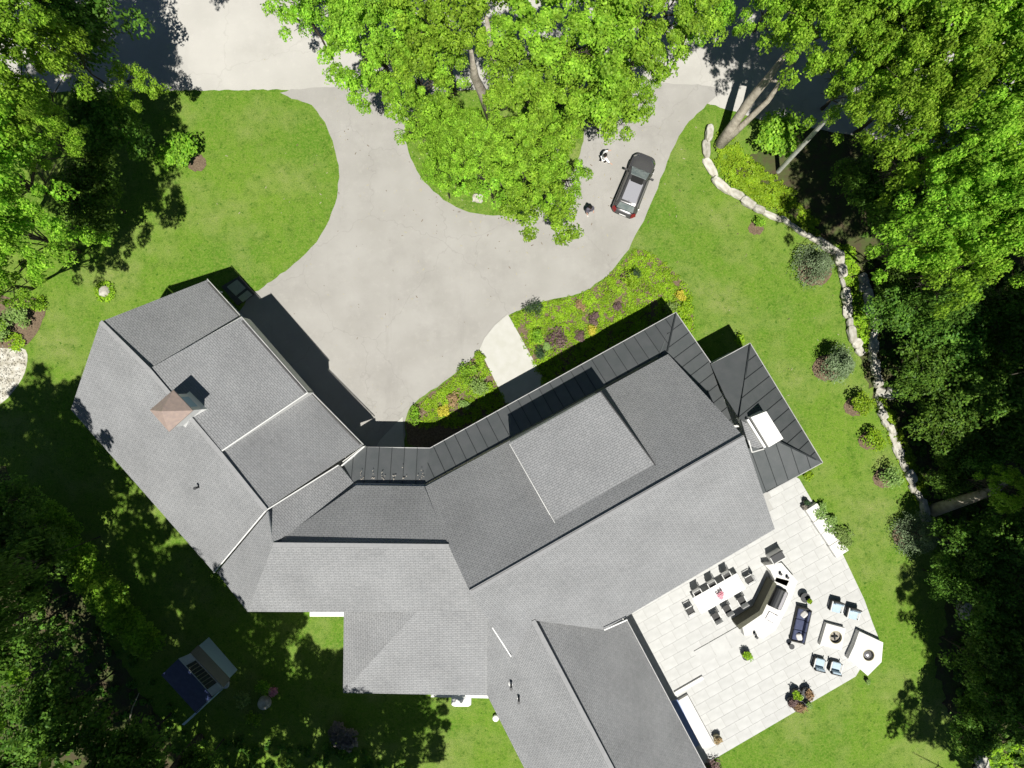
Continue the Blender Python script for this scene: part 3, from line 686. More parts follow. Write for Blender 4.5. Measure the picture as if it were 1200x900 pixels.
# left edge
TL = [
 ('deep', 0, 25, 14, 3.4, 'tree at the top left corner'),
 ('maple', 8, 105, 14, 3.2, 'tree on the left edge below the corner tree'),
 ('sparse', 75, 62, 12, 1.6, 'thin lit tree beside the shaded road at the top left'),
 ('sparse', 158, 105, 6, 1.5, 'small lit treetop standing in the shade above the left lawn'),
 ('deep', -8, 200, 14.5, 3.5, 'tree on the left edge between the corner and the gravel patch'),
 ('maple', 28, 275, 13, 3.0, 'large bright tree on the left edge above the gravel patch'),
 ('maple', 50, 160, 13, 2.0, 'bright tree just left of the shaded lawn on the left side'),
 ('deep', -5, 330, 11, 2.5, 'tree on the left edge right above the gravel patch'),
 ('under', 110, 30, 7, 2.3, 'dark leafy tree in the shade beside the road at the top left'),
 ('under', 122, 150, 4.5, 2.2, 'dark understory tree in the shade of the left trees, upper'),
 ('under', 105, 230, 4.5, 2.2, 'dark understory tree in the shade of the left trees, lower'),
]
for a in TL: tree(*a, lean=.17 if a[3] > 5 else 0)
# right side
TRR = [
 ('maple', 905, 5, 11, 2.2, 'lit crown at the top edge above the dappled road'),
 ('maple', 965, 30, 12, 3.2, 'maple over the pale forked trunks at the top right'),
 ('maple', 1000, 95, 12, 2.5, 'ragged crown at the tip of the utility pole'),
 ('maple', 1085, 30, 14, 3.9, 'tall maple at the top, third crown from the right corner'),
 ('maple', 1180, 30, 15, 3.9, 'tall tree in the top right corner'),
 ('maple', 1040, 50, 12.5, 2.8, 'bright crown between the forked trunks and the tall top maple'),
 ('sparse', 1052, 185, 12, 1.9, 'ragged crown right of the utility pole top'),
 ('maple', 1065, 110, 14, 2.9, 'small maple crown between the pole top and the corner trees'),
 ('deep', 1150, 110, 15, 3.6, 'tree on the right edge below the corner tree'),
 ('maple', 1120, 165, 14, 2.8, 'bright crown in the middle of the right hand trees'),
 ('maple', 1185, 195, 15, 3.4, 'bright tree on the right edge over the dark wood'),
 ('deep', 1125, 240, 14, 3.0, 'bright crown reaching left over the dark wood above the boulder wall'),
 ('maple', 1185, 275, 14.5, 2.9, 'lowest of the bright crowns on the right edge'),
 ('sparse', 1060, 290, 13, 2.0, 'small bright crown nearest the bend of the boulder wall'),
 ('sparse', 1105, 315, 13, 2.0, 'small bright crown just below the reaching one'),
 ('sparse', 1172, 572, 8, 1.4, 'lit leafy treetop beside the leaning pale trunk on the right'),
]
for a in TRR: tree(*a, lean=.17 if a[3] > 9 else 0)
# tall trees outside the frame whose shade lies on the wood and lawn
OFF = [(1352, y, 15, 4.9) for y in (200, 310, 420, 530)] + [(1385, y, 15, 4.9) for y in (640, 750, 860, 970)] + [(1525, y, 20, 6) for y in (700, 840, 980, 1120)] + [(1275, 430, 14, 2.5), (1290, 640, 14, 2.3), (1275, 900, 14, 2.4), (1290, 1090, 14, 3.6)]
OFF += [(-175, y, 18, 5.2) for y in (715, 815)] + [(-330, y, 20, 5) for y in (800,)] + [(-110, 100, 15, 4), (-110, 210, 15, 3.6), (-120, -20, 15, 4), (20, -110, 14, 4), (120, -110, 13, 3.6)]
OFF += [(x, 1050, 20, 5.2) for x in (-40, 70)] + [(150, 1075, 18, 4.2), (105, 1060, 15, 3.8), (40, 1000, 14, 3.0)] + [(x, 1120, 15, 4.6) for x in (30, 170, 280, 380, 418)] + [(372, 1078, 15, 3.0), (330, 1045, 13, 2.8), (220, 1060, 13, 3)]
OFF += [(900, -90, 12, 4), (1020, -100, 12, 4.4), (1130, -100, 13, 4.4)]
for (x, y, z, r) in OFF:
    tree('deep', x, y, z, r, 'tall green tree standing outside the photo whose shade falls into it', 'tall trees beyond the frame', lean=.32 if y < 0 else .1)
# understory in the dark wood on the right
UND = [(1060, 360, 3.5, 2.0), (1120, 385, 4.5, 2.4), (1180, 380, 5, 2.4), (1075, 430, 4, 1.8), (1150, 455, 5, 2.4), (1195, 500, 5, 2.2), (1100, 500, 4, 2.0), (1140, 530, 4, 1.6), (1110, 560, 3.2, 1.2),
       (1190, 640, 5, 2.3), (1130, 640, 4, 1.8), (1150, 700, 4.5, 1.9), (1195, 740, 5, 2.1), (1145, 770, 4, 1.6), (1185, 820, 4.5, 2), (1140, 850, 3.5, 1.6), (1110, 680, 3, 1.2), (1060, 330, 3, 1.4), (1010, 215, 4, 1.6), (1050, 240, 5, 2.0), (1095, 350, 6, 1.5)]
ULAB = ['beside the upper boulder wall', 'in the middle of the upper dark wood', 'on the right edge of the upper wood', 'just right of the boulder wall bend', 'deep in the dark wood', 'on the right edge halfway down', 'below the bend of the boulder wall', 'above the leaning trunk', 'touching the leaning trunk', 'on the right edge below the lit treetop', 'below the leaning trunk', 'beside the white stone in the lower wood', 'on the right edge in the lower wood', 'below the white stone', 'on the right edge above the bottom garden', 'above the bottom right garden', 'beside the big blue green spruce', 'in the shade behind the pale wall stones', 'in the black shade right of the utility pole', 'in the shade under the bright right crowns', 'lit from above in the dark wood']
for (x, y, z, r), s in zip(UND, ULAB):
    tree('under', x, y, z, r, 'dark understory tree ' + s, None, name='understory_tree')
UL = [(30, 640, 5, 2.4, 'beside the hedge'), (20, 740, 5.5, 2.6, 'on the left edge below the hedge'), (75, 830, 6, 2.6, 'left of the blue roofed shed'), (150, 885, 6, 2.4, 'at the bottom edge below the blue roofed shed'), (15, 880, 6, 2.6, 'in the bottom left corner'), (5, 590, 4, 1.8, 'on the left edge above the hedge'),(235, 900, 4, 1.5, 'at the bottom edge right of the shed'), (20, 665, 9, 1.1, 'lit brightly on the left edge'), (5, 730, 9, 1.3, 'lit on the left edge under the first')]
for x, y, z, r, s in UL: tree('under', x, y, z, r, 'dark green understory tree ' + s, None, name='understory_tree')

# pale forked trunk and other bare trunks that show
def trunkobj(name, paths, m, label, cat='tree'):
    p0 = paths[0][0][0]; t = empty(name, G(*p0), 0, label, cat)
    for pth, rad in paths:
        MB().tube([G(*p) for p in pth], rad, 10).build('trunk', m, t, True, smooth=True)
    return t
forked = trunkobj('pale_forked_tree', [([(842, 172, 0), (858, 148, 1.7), (880, 116, 4), (903, 88, 6.2), (925, 58, 8.5)], [.42, .34, .3, .24, .14]),
    ([(845, 170, .2), (872, 145, 2.2), (900, 118, 4.4), (922, 86, 6.6), (945, 50, 9)], [.3, .22, .18, .14, .08]), ([(903, 94, 5.5), (920, 97, 5.8), (932, 100, 6)], [.12, .07, .03])], M['bark_pale'], 'pale forked trunk leaning up from the planted bank beside the road')
lean = trunkobj('leaning_trunk', [([(1093, 598, 0), (1112, 592, 1.3), (1140, 583, 3), (1165, 574, 4.6), (1185, 560, 6)], [.5, .42, .36, .3, .18])], M['bark_pale'], 'thick pale leaning trunk at the edge of the dark wood')
trunkobj('lower_trunk', [([(1168, 715, .6), (1185, 722, 2), (1215, 738, 4.5)], [.3, .26, .2])], M['bark'], 'shaded grey trunk low on the right edge')
trunkobj('island_tree_trunk', [([(528, 208, 1.5), (526, 195, 2.6), (528, 178, 4.2), (533, 150, 7)], [.33, .34, .3, .16]), ([(527, 180, 4), (518, 172, 5), (505, 160, 6)], [.12, .08, .04])], M['bark_pale'], 'short pale trunk showing through the leaves at the left tip of the island')
trunkobj('island_fork_trunk', [([(575, 135, 3), (566, 110, 6), (556, 90, 8), (552, 60, 12)], [.4, .34, .28, .12]), ([(590, 125, 3.5), (582, 90, 7), (575, 50, 11.2), (570, 20, 13)], [.3, .26, .2, .1])], M['bark_pale'], 'pale bare trunks rising through the gap in the big maple group')
trunkobj('island_small_trunk', [([(637, 140, 3), (637, 125, 5), (640, 100, 8)], [.2, .17, .1])], M['bark_pale'], 'thin pale trunk glimpsed right of the big gap in the maples')
# bare branches bottom left
for (pts, lab) in [([(50, 835, 5), (52, 800, 7), (60, 775, 7.6)], 'thin grey branch rising out of the lower left thicket'), ([(150, 850, 6), (155, 830, 7), (163, 812, 7.4)], 'thin grey branch beside the blue roofed shed')]:
    tag(MB().tube([G(*p) for p in pts], [.05, .04, .02], 5).build('bare_branch', M['bark_pale']), lab, 'branch')
# utility pole
pole = empty('utility_pole', G(912, 201), 0, 'weathered wooden utility pole leaning out over the dark shade', 'utility pole')
MB().tube([G(912, 201, 0), G(930, 181.5, 3), G(950, 160, 6), G(988, 118, 11.2)], [.17, .16, .15, .12], 12).build('pole', M['pole'], pole, True)
MB().tube([G(914, 198, .3), G(989, 117, 11.1)], .03, 5).build('conduit', M['steel'], pole, True)

# ------------------------------------------------------------------ shrubs
def shrub(px, py, r, h, m, label, cat='shrub', name='shrub', cone=False, n=700, size=.13, group=None, z0=0, lump=10):
    g = G(px, py); g.z = z0; rg = random.Random(int(px * 7 + py * 13))
    t = empty(name, g, 0, label, cat, group); C = []; Rd = []
    if cone:
        for k in range(34):
            u = rg.random() ** 1.2; th = rg.uniform(0, 6.28); rr = r * (1 - u) * .8
            C.append((rr * math.cos(th), rr * math.sin(th), h * (.1 + .85 * u))); Rd.append(r * (.5 - .3 * u))
    else:
        for k in range(lump):
            th = rg.uniform(0, 6.28); rr = r * .6 * math.sqrt(rg.random())
            C.append((rr * math.cos(th), rr * math.sin(th), h * rg.uniform(.4, .75))); Rd.append(r * rg.uniform(.35, .55))
    per = max(8, n // len(C))
    V = leafcloud(C, Rd, per, size, int(px + py * 3), flat=min(1.2, h / r * .6) if not cone else 1.0)
    V[:, 2] = np.maximum(V[:, 2], .03)
    o = bpy.data.objects.new('foliage', leafmesh('foliage', V, m)); COL.objects.link(o); o.parent = t
    MB().tube([(0, 0, 0), (0, 0, h * .6)], [.05, .03], 6).build('stem', M['bark'], t)
    return t
sp = 'blue green spruce'
shrub(950, 312, 1.5, 2.4, M['leaf_spruce'], 'round blue green spruce on a mulch ring below the pale boulders', 'spruce', 'spruce', True, 5000, .1)
shrub(970, 426, 1.45, 3.6, M['leaf_spruce'], 'cone shaped spruce on a bare tan mulch ring in the right lawn', 'spruce', 'spruce', True, 5000, .1)
shrub(1066, 624, 1.6, 3.0, M['leaf_spruce'], 'largest blue green spruce, at the lawn edge below the leaning trunk', 'spruce', 'spruce', True, 6000, .1)
shrub(1004, 473, .95, 1.7, M['leaf_lime'], 'lime green shrub nearest the cone shaped spruce', n=1100, lump=12)
shrub(1018, 514, .95, 1.4, M['leaf_lime'], 'lime green shrub in the middle of the three by the lower boulder wall', n=1000, lump=12)
shrub(1036, 557, .95, 1.6, M['leaf_hydrangea'], 'lowest of the three round shrubs by the lower boulder wall', n=1000, lump=12)
shrub(887, 263, .5, .9, M['leaf_deep'], 'tiny shrub alone on a mulch ring in the upper right lawn', n=400)
shrub(222, 180, 1.25, 2.0, M['leaf_deep'], 'rounded leafy shrub alone on the left lawn', n=1800, size=.2, lump=16)
shrub(198, 188, .9, 1.0, M['leaf_deep'], 'low bushy shrub half in tree shade on the left lawn', n=900, size=.18)
shrub(905, 168, 1.9, 2.6, M['leaf_deep'], 'large round leafy shrub beside the utility pole foot', n=2600, size=.22, lump=18)
shrub(28, 372, 1.1, 1.4, M['leaf_hydrangea'], 'pale green shrub in the mulch bed above the gravel', n=1100, size=.16)
shrub(4, 388, 1.2, 1.4, M['leaf_hydrangea'], 'pale green shrub at the left edge above the gravel', n=1100, size=.16)
shrub(48, 356, .7, .6, M['leaf_lime'], 'low lime plant at the corner of the left mulch bed', n=400)
shrub(20, 398, .9, .4, M['leaf_lime'], 'flat lime plant at the gravel edge', n=500)
shrub(960, 598, .75, .8, M['leaf_hydrangea'], 'first round hydrangea behind the white seat wall, nearest the porch', n=900, size=.12)
shrub(971, 612, .8, .8, M['leaf_hydrangea'], 'second round hydrangea behind the white seat wall', n=900, size=.12)
shrub(985, 627, .95, .95, M['leaf_hydrangea'], 'biggest hydrangea, at the far end of the white seat wall', n=1200, size=.12)
shrub(946, 557, .45, .5, M['leaf_lime'], 'small lime plant at the south corner of the black metal roof', n=300)
shrub(865, 398, .45, .8, M['leaf_lime'], 'small lime plant at the north corner of the black metal roof', n=300)
# planted beds: separate plants
BEDP = [(737, 329, .8, 1.2, 'leaf_lime', 'bright lime shrub in the middle of the front bed'), (741, 322, .6, 1.4, 'leaf_dark', 'dark upright plant behind the bright lime shrub'),
 (650, 397, .95, .5, 'leaf_purple', 'purple plant nearest the walkway in the front bed'), (697, 374, .55, .5, 'leaf_purple', 'small dark purple plant above the yellow plant'),
 (724, 360, .4, .4, 'leaf_purple', 'little mauve plant in the middle of the front bed'), (694, 387, .45, .4, 'leaf_yellow', 'yellow mound beside the house shade in the front bed'),
 (679, 394, .5, .4, 'leaf_purple', 'purple plant just left of the yellow mound'), (625, 362, .85, 1.1, 'leaf_dark', 'dark feathery plant at the corner of walkway and driveway'),
 (629, 395, .6, .8, 'leaf_deep', 'green leafy plant beside the walkway'), (632, 414, .6, .8, 'leaf_dark', 'dark plant at the walkway edge near the house shade'),
 (641, 406, .4, .4, 'leaf_hydrangea', 'round pale green plant beside the purple plant'), (680, 358, .5, .4, 'leaf_tan', 'tan plant on the driveway side of the front bed'),
 (797, 347, .5, .6, 'leaf_yellow', 'yellow plant at the outer end of the front bed'), (786, 361, .7, .7, 'leaf_hydrangea', 'pale leafy plant at the roof corner'),
 (800, 362, .8, .7, 'leaf_lime', 'lime plant along the east end of the front bed'), (805, 378, .6, .6, 'leaf_lime', 'lime plant beside the east porch roof edge'),
 (562, 418, .5, .5, 'leaf_lime', 'round lime plant at the tip of the small bed'), (548, 436, 1.0, .9, 'leaf_deep', 'dark leafy clump in the small bed by the walkway'),
 (562, 452, .9, .8, 'leaf_hydrangea', 'leafy clump against the walkway in the small bed'), (521, 481, .55, .5, 'leaf_yellow', 'yellow plant in the small bed'),
 (532, 468, .6, .5, 'leaf_tan', 'rusty plant above the yellow one in the small bed'), (487, 486, .75, .9, 'leaf_deep', 'green plant at the lower tip of the small bed'),
 (545, 475, .5, .5, 'leaf_hydrangea', 'pale round plant beside the house shade in the small bed'), (574, 454, .4, .4, 'leaf_lime', 'small lime plant beside the walkway slab')]
for x, y, r, h, m, lab in BEDP:
    shrub(x, y, r, h, M[m], lab, 'plant', 'garden_plant', n=450 if r < .8 else 700, size=.11 if m != 'leaf_dark' else .09)
def cover(name, poly, dens, m, size, seed, zmax=.25, avoid=None):
    P = [tuple(G(*p).to_2d()) for p in poly]; rg = np.random.default_rng(seed)
    xs = [p[0] for p in P]; ys = [p[1] for p in P]; A = abs(area(P)); n = int(dens * A); C = []
    while len(C) < n:
        x, y = rg.uniform(min(xs), max(xs)), rg.uniform(min(ys), max(ys))
        if pip(x, y, P):
            v = noise.noise(Vector((x * .9, y * .9, seed)))
            if v > -.36: C.append((x, y, .05 + max(0, v) * zmax))
            elif rg.random() < .12: C.append((x, y, .03))
            else: n -= 1
    V = leafcloud(C, [.22] * len(C), 26, size, seed, flat=.55)
    V[:, 2] = np.maximum(V[:, 2], .03)
    o = bpy.data.objects.new(name, leafmesh(name, V, m)); COL.objects.link(o); return tag(o, kind='stuff')
cover('ground_cover', bedR, 26, M['leaf_lime'], .1, 3)
cover('ground_cover', [(480, 492), (486, 480), (508, 462), (538, 440), (561, 416), (596, 475), (545, 500), (490, 500)], 26, M['leaf_lime'], .1, 5)
cover('bank_planting', [(840, 165), (836, 190), (850, 212), (880, 232), (905, 245), (935, 262), (958, 280), (960, 262), (935, 235), (918, 215), (895, 200), (870, 180), (858, 160), (838, 150)], 26, M['leaf_lime'], .14, 8, .6)
cover('bank_planting', [(980, 285), (998, 290), (1008, 330), (1016, 370), (1022, 410), (1006, 412), (996, 370), (986, 320)], 22, M['leaf_lime'], .13, 9, .4)
cover('bank_planting', [(1028, 458), (1047, 485), (1064, 525), (1080, 558), (1094, 595), (1080, 602), (1062, 560), (1044, 520), (1030, 485)], 26, M['leaf_lime'], .13, 10, .4)
cover('bank_planting', [(1140, 880), (1200, 870), (1230, 960), (1150, 960)], 12, M['leaf_lime'], .14, 12, .6)
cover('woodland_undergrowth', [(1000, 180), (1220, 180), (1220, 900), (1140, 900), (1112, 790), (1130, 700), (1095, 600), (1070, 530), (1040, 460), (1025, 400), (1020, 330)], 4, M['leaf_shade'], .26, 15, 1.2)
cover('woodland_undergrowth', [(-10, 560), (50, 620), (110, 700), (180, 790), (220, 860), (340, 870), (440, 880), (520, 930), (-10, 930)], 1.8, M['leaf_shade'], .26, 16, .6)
shrub(310, 800, .8, .9, M['leaf_deep'], 'leafy clump left of the pink flowers in the shade', n=500)
shrub(300, 840, .7, .8, M['leaf_deep'], 'leafy clump below the round stone in the shade', n=500)
shrub(288, 815, .7, .9, M['leaf_hydrangea'], 'pale leafy clump between shed and round stone', n=500)
shrub(322, 808, .45, .7, M['leaf_pink'], 'pink flowering plant beside the round stone', 'flowers', 'flowering_plant', n=300, size=.12)
tag(MB().lathe([(.45, 0), (.5, .15), (.42, .5), (.3, .56)], 16, c=G(311, 822)).build('round_stone_pot', M['stone'], smooth=False), 'round pale stone drum beside the pink flowers', 'stone')
shrub(402, 862, 1.2, .6, M['leaf_dead'], 'heap of grey dead branches in the bottom shade', 'brush pile', 'brush_pile', n=700, size=.3)
# tree trunk hedge: long clipped hedge
hd = empty('hedge', G(120, 690), 0, 'long dark green clipped hedge running diagonally toward the shed', 'hedge')
C = []; Rd = []; rg = random.Random(4)
for k in range(95):
    t = k / 94; a = Vector((45 + 125 * t, 600 + 165 * t)); n_ = Vector((165, -125)).normalized()
    q_ = a + n_ * rg.uniform(-16, 16)
    g = G(q_.x, q_.y, 2.2) - G(120, 690); C.append((g.x, g.y, rg.uniform(1.4, 2.1))); Rd.append(rg.uniform(.5, .75))
V = leafcloud(C, Rd, 210, .17, 22, .8); o = bpy.data.objects.new('foliage', leafmesh('foliage', V, M['leaf_deep'])); COL.objects.link(o); o.parent = hd
# rock tuft on the left lawn
rt = empty('lawn_rock', G(124, 342), 0, 'pale rock ringed by tall grass alone on the left lawn', 'rock')
bm = bmesh.new(); bmesh.ops.create_icosphere(bm, subdivisions=2, radius=.42)
for v in bm.verts: v.co *= 1 + .3 * noise.noise(v.co * 3); v.co.z *= .6; v.co.z += .12
me = bpy.data.meshes.new('rock'); bm.to_mesh(me); bm.free(); me.materials.append(M['stone']); o = bpy.data.objects.new('rock', me); COL.objects.link(o); o.parent = rt
V = leafcloud([(.55 * math.cos(a), .55 * math.sin(a), .1) for a in [k * .7 for k in range(9)]], [.3] * 9, 60, .13, 5, .6); V[:, 2] = np.maximum(V[:, 2], .03)
o = bpy.data.objects.new('tall_grass', leafmesh('tall_grass', V, M['leaf_lime'])); COL.objects.link(o); o.parent = rt

# ------------------------------------------------------------------ boulder walls
def boulder_mesh(seed):
    rg = random.Random(seed); bm = bmesh.new(); bmesh.ops.create_icosphere(bm, subdivisions=2, radius=.5)
    off = Vector((seed * 3.1, seed, 0))
    for v in bm.verts:
        c = v.co.copy(); v.co = Vector([math.copysign(abs(x * 2) ** .6 / 2, x) for x in c]); v.co *= 1 + .3 * noise.noise(c * 3 + off) + .12 * noise.noise(c * 8 + off)
    me = bpy.data.meshes.new('boulder'); bm.to_mesh(me); bm.free(); me.materials.append(M['stone']); return me
BME = [boulder_mesh(k) for k in range(6)]
def wallrow(path, label, w0, h0, seed, step=.95, jit=.12):
    rg = random.Random(seed); P = [G(*p) for p in path]; t = empty('boulder_wall', P[0], 0, label, 'stone wall')
    pos = 0; i = 0; seg = 0
    L = [(P[k + 1] - P[k]).length for k in range(len(P) - 1)]; tot = sum(L)
    while pos < tot:
        ln = step * rg.uniform(.65, 1.45); mid = pos + ln / 2; a = mid; k = 0
        while k < len(L) - 1 and a > L[k]: a -= L[k]; k += 1
        d = (P[k + 1] - P[k]).normalized(); c = P[k] + d * min(a, L[k]) + Vector((-d.y, d.x, 0)) * rg.uniform(-jit, jit)
        o = bpy.data.objects.new('boulder', BME[rg.randrange(6)]); COL.objects.link(o); o.parent = t
        hh = h0 * rg.uniform(.45, 1.2)
        o.location = c - t.location + Vector((0, 0, hh * .42)); o.rotation_euler = (rg.uniform(-.1, .1), rg.uniform(-.1, .1), math.atan2(d.y, d.x) + rg.uniform(-.12, .12))
        o.scale = (ln * rg.uniform(1.05, 1.35), w0 * rg.uniform(.7, 1.5), hh); pos += ln
wallrow([(831, 150), (828, 170), (829, 190), (838, 210), (850, 222), (866, 232), (884, 243), (905, 253), (925, 264), (942, 274), (958, 283), (978, 294)], 'pale boulder wall curving along the planted bank by the road', .5, .55, 3, 1.15)
wallrow([(979, 296), (984, 316), (990, 338), (993, 360), (996, 384), (1001, 400), (1008, 412)], 'pale boulder wall running down the lawn edge above the spruce', .5, .5, 5, .85)
wallrow([(1026, 462), (1031, 478), (1036, 492), (1044, 508), (1050, 522), (1056, 540), (1064, 556), (1071, 574), (1081, 592), (1084, 604)], 'lower pale boulder wall between the lawn shrubs and the wood', .5, .45, 8, .8)
wallrow([(1008, 322), (1014, 342), (1018, 365), (1022, 385), (1020, 405), (1020, 420), (1022, 440), (1028, 455), (1040, 462)], 'grey boulder row in the shade behind the upper wall', .6, .7, 11, .7, .25)
wallrow([(1145, 885), (1152, 905), (1156, 925)], 'pale rocks at the bottom right garden', .8, .6, 13, .8)
o = bpy.data.objects.new('white_rock', BME[2]); COL.objects.link(o); o.location = G(1125, 712) + Vector((0, 0, .5)); o.scale = (.8, 1.4, 1.2); tag(o, 'single white rock lit in the lower dark wood', 'rock')
for k, (x, y, sc, lb) in enumerate([(652, 180, 1.0, 'largest pale rock under the leaves on the right rim of the island'), (659, 190, .7, 'small pale rock below the largest island rock'), (643, 186, .6, 'pale rock left of the largest island rock'), (560, 233, .7, 'pale rock in the grass at the southern edge of the island')]):
    o = bpy.data.objects.new('rock', BME[k]); COL.objects.link(o); o.location = G(x, y) + Vector((0, 0, .15)); o.scale = (sc * 1.1, sc, .5 * sc); o.rotation_euler.z = k; tag(o, lb, 'rock')
# pebbles of the gravel patch
gp = ccw([tuple(G(*p).to_2d()) for p in [(-30, 402), (-10, 400), (8, 406), (29, 411), (30, 430), (21, 449), (0, 472), (-30, 482)]]); mb = MB(); rg = random.Random(9); k = 0
while k < 2200:
    x, y = rg.uniform(-42, -35), rg.uniform(-3, 4)
    k += 1
    if pip(x, y, gp):
        s = rg.uniform(.05, .12); mb.box((x, y, .03 + s * .2), (s, s * rg.uniform(.6, 1), s * .6), rg.uniform(0, 3), tap=.6)
tag(mb.build('gravel', M['stone']), kind='stuff')

# fallen leaves and twigs on driveway, lawn and patio
rg = random.Random(77); mb = MB()
for k in range(600):
    if k < 400: x, y = rg.gauss(590, 110), rg.gauss(210, 70)
    else: x, y = rg.uniform(230, 1020), rg.uniform(110, 500)
    g = G(x, y); s_ = rg.uniform(.04, .09); mb.box((g.x, g.y, .05), (s_ * rg.choice((1, 1, 2.2)), s_ * .5, .012), rg.uniform(0, 3), m=rg.choice((0, 0, 1)))
tag(mb.build('leaf_litter', [M['claypot'], M['mulch']]), kind='stuff')
# ------------------------------------------------------------------ shed
shed = empty('garden_shed', G(228, 808), 0, 'small garden shed with dark blue metal roof and glazed ridge in the shade', 'shed')
def quadslab(name, pts, m, parent, th=.06):
    P = [G(*p) for p in pts]; n = len(P)
    if area([(p.x, p.y) for p in P]) < 0: P = P[::-1]
    return mk(name, P + [p - Vector((0, 0, th)) for p in P], [tuple(range(n)), tuple(range(2 * n - 1, n - 1, -1))] + [(n + i, n + (i + 1) % n, (i + 1) % n, i) for i in range(n)], m, parent, True)
quadslab('roof_panel', [(189, 791, 2.4), (230, 836, 2.4), (249, 817, 3.1), (210, 771, 3.1)], M['blue_roof'], shed)
quadslab('ridge_panel', [(209, 772, 3.15), (249, 816, 3.15), (261, 807, 3.3), (223, 766, 3.3)], M['siding'], shed)
rl = quadslab('ridge_light', [(218, 780, 3.2), (243, 808, 3.2), (254, 800, 3.34), (229, 774, 3.34)], M['olive'], shed, .02)
quadslab('roof_panel', [(223, 765, 3.28), (262, 806, 3.28), (270, 796, 2.5), (232, 756, 2.5)], M['metalroof'], shed)
for t in [.12 * k for k in range(1, 8)]:
    a = Vector((218 + 25 * t, 780 + 28 * t)); b = a + Vector((11, -7))
    A, B = G(a.x, a.y, 3.24), G(b.x, b.y, 3.37); MB().tube([A, B], .02, 4).build('glazing_bar', M['claypot'], rl, True)
quadslab('barge_board', [(213, 849, 1.9), (216, 850, 1.8), (262, 807, 3.3), (255, 812, 3.4)], M['blue_trim'], shed, .12)
MB().prism(ccw([tuple(G(x, y, 2.3).to_2d()) for x, y in [(193, 791), (229, 832), (264, 800), (229, 760)]]), 0, 2.3).build('wall', M['blue_trim'], shed, True)
tag(MB().lathe([(.22, 0), (.3, .35), (.24, .4)], 12, c=G(266, 800)).build('metal_pail', M['siding']), 'small pale pail at the shed corner', 'pail')

# ------------------------------------------------------------------ patio furniture
def frame(px, py, z, ang): g = G(px, py, z); g.z = .13; return g, ang
g, _ = frame(842, 695, .75, 0)
tb = empty('dining_table', g, TH, 'long white dining table with pink flowers on the patio beside the eave', 'table')
MB().bevbox((0, 0, .73), (3.75, 1.32, .06), .02).build('tabletop', M['white'], tb)
for sx in (-1, 1):
    for sy in (-1, 1): MB().box((sx * 1.65, sy * .5, .35), (.1, .1, .7)).build('leg', M['white'], tb)
MB().box((0, 0, .66), (3.4, 1.0, .06)).build('apron', M['white'], tb)
vz = G(843, 696, .9); vz.z = .89
fl = empty('flower_vase', vz, 0, 'vase of pink flowers at the centre of the dining table', 'vase')
MB().lathe([(.1, 0), (.15, .12), (.09, .24)], 10).build('vase', M['steel'], fl)
o = bpy.data.objects.new('flowers', leafmesh('flowers', leafcloud([(.1, .05, .3), (-.12, 0, .32), (0, -.15, .3), (.05, .12, .36)], [.2] * 4, 40, .11, 3), M['leaf_pink'])); COL.objects.link(o); o.parent = fl
def dchair():
    t = empty('dining_chair')
    MB().bevbox((0, 0, .45), (.5, .5, .06), .02).build('seat', M['wicker'], t)
    MB().bevbox((0, -.29, .74), (.5, .05, .56), .02, rx=.12).build('backrest', M['white'], t)
    for sx in (-1, 1):
        for sy in (-1, 1): MB().box((sx * .22, sy * .22, .21), (.045, .045, .42)).build('leg', M['siding'], t)
        MB().box((sx * .27, 0, .64), (.05, .48, .04)).build('armrest', M['siding'], t)
        MB().box((sx * .27, .2, .53), (.04, .04, .2)).build('arm_post', M['siding'], t)
    return t
def dup(t):
    r = t.copy(); COL.objects.link(r)
    for c in t.children:
        d = c.copy(); COL.objects.link(d); d.parent = r
        for k in c.children: e = k.copy(); COL.objects.link(e); e.parent = d
    return r
dc = dchair(); first = True
for x, y, a, lab in [(816.5, 694, TH + math.pi, 'chair on the eave side of the dining table, nearest its left end'), (833.5, 684, TH + math.pi, 'middle chair on the eave side of the dining table'), (850.5, 673.5, TH + math.pi, 'chair on the eave side of the dining table, nearest the kitchen'),
                     (838, 722, TH, 'left chair on the open side of the dining table'), (851, 713, TH, 'middle chair on the open side of the dining table'), (868, 703, TH, 'right chair on the open side of the dining table'),
                     (808, 714.5, TH - math.pi / 2, 'end chair at the left head of the dining table'), (877, 678, TH + math.pi / 2, 'end chair at the right head of the dining table')]:
    t = dc if first else dup(dc); first = False; t.scale = (1.12, 1.12, 1.1)
    g, _ = frame(x, y, .5, 0); t.location = g; t.rotation_euler = (0, 0, a); tag(t, 'white framed ' + lab, 'chair', 'dining chairs round the long table')
# outdoor kitchen: bent counter with raised back wall
kit = empty('kitchen_counter', G(900, 705), 0, 'bent white stone outdoor kitchen counter with raised dark backed bar', 'counter')
kit.location.z = .13
def kp(name, pts, z0, z1, m): return MB().prism(ccw([tuple(G(x, y, z1).to_2d()) for x, y in pts]), z0 + .13, z1 + .13).build(name, m, kit, True)
kp('counter', [(872, 745), (890, 738), (903, 727), (911, 712), (918, 693), (924, 680), (909, 676), (903, 690), (898, 706), (890, 716), (868, 729)], 0, .9, M['white_stone'])
kp('counter', [(917, 684), (931, 690), (922, 712), (908, 738), (893, 748), (880, 741), (902, 722), (912, 702)], 0, .86, M['white_stone'])
kp('bar_wall', [(863, 732), (889, 715.5), (905.5, 681), (909.5, 683.5), (892.5, 719), (866, 737)], 0, 1.35, M['olive'])  # dark colour holds the wall's shaded face and the shadow beside it
kp('counter', [(896, 662), (915, 659), (934, 681), (930, 690), (908, 681), (902, 668)], 0, .9, M['white_stone'])
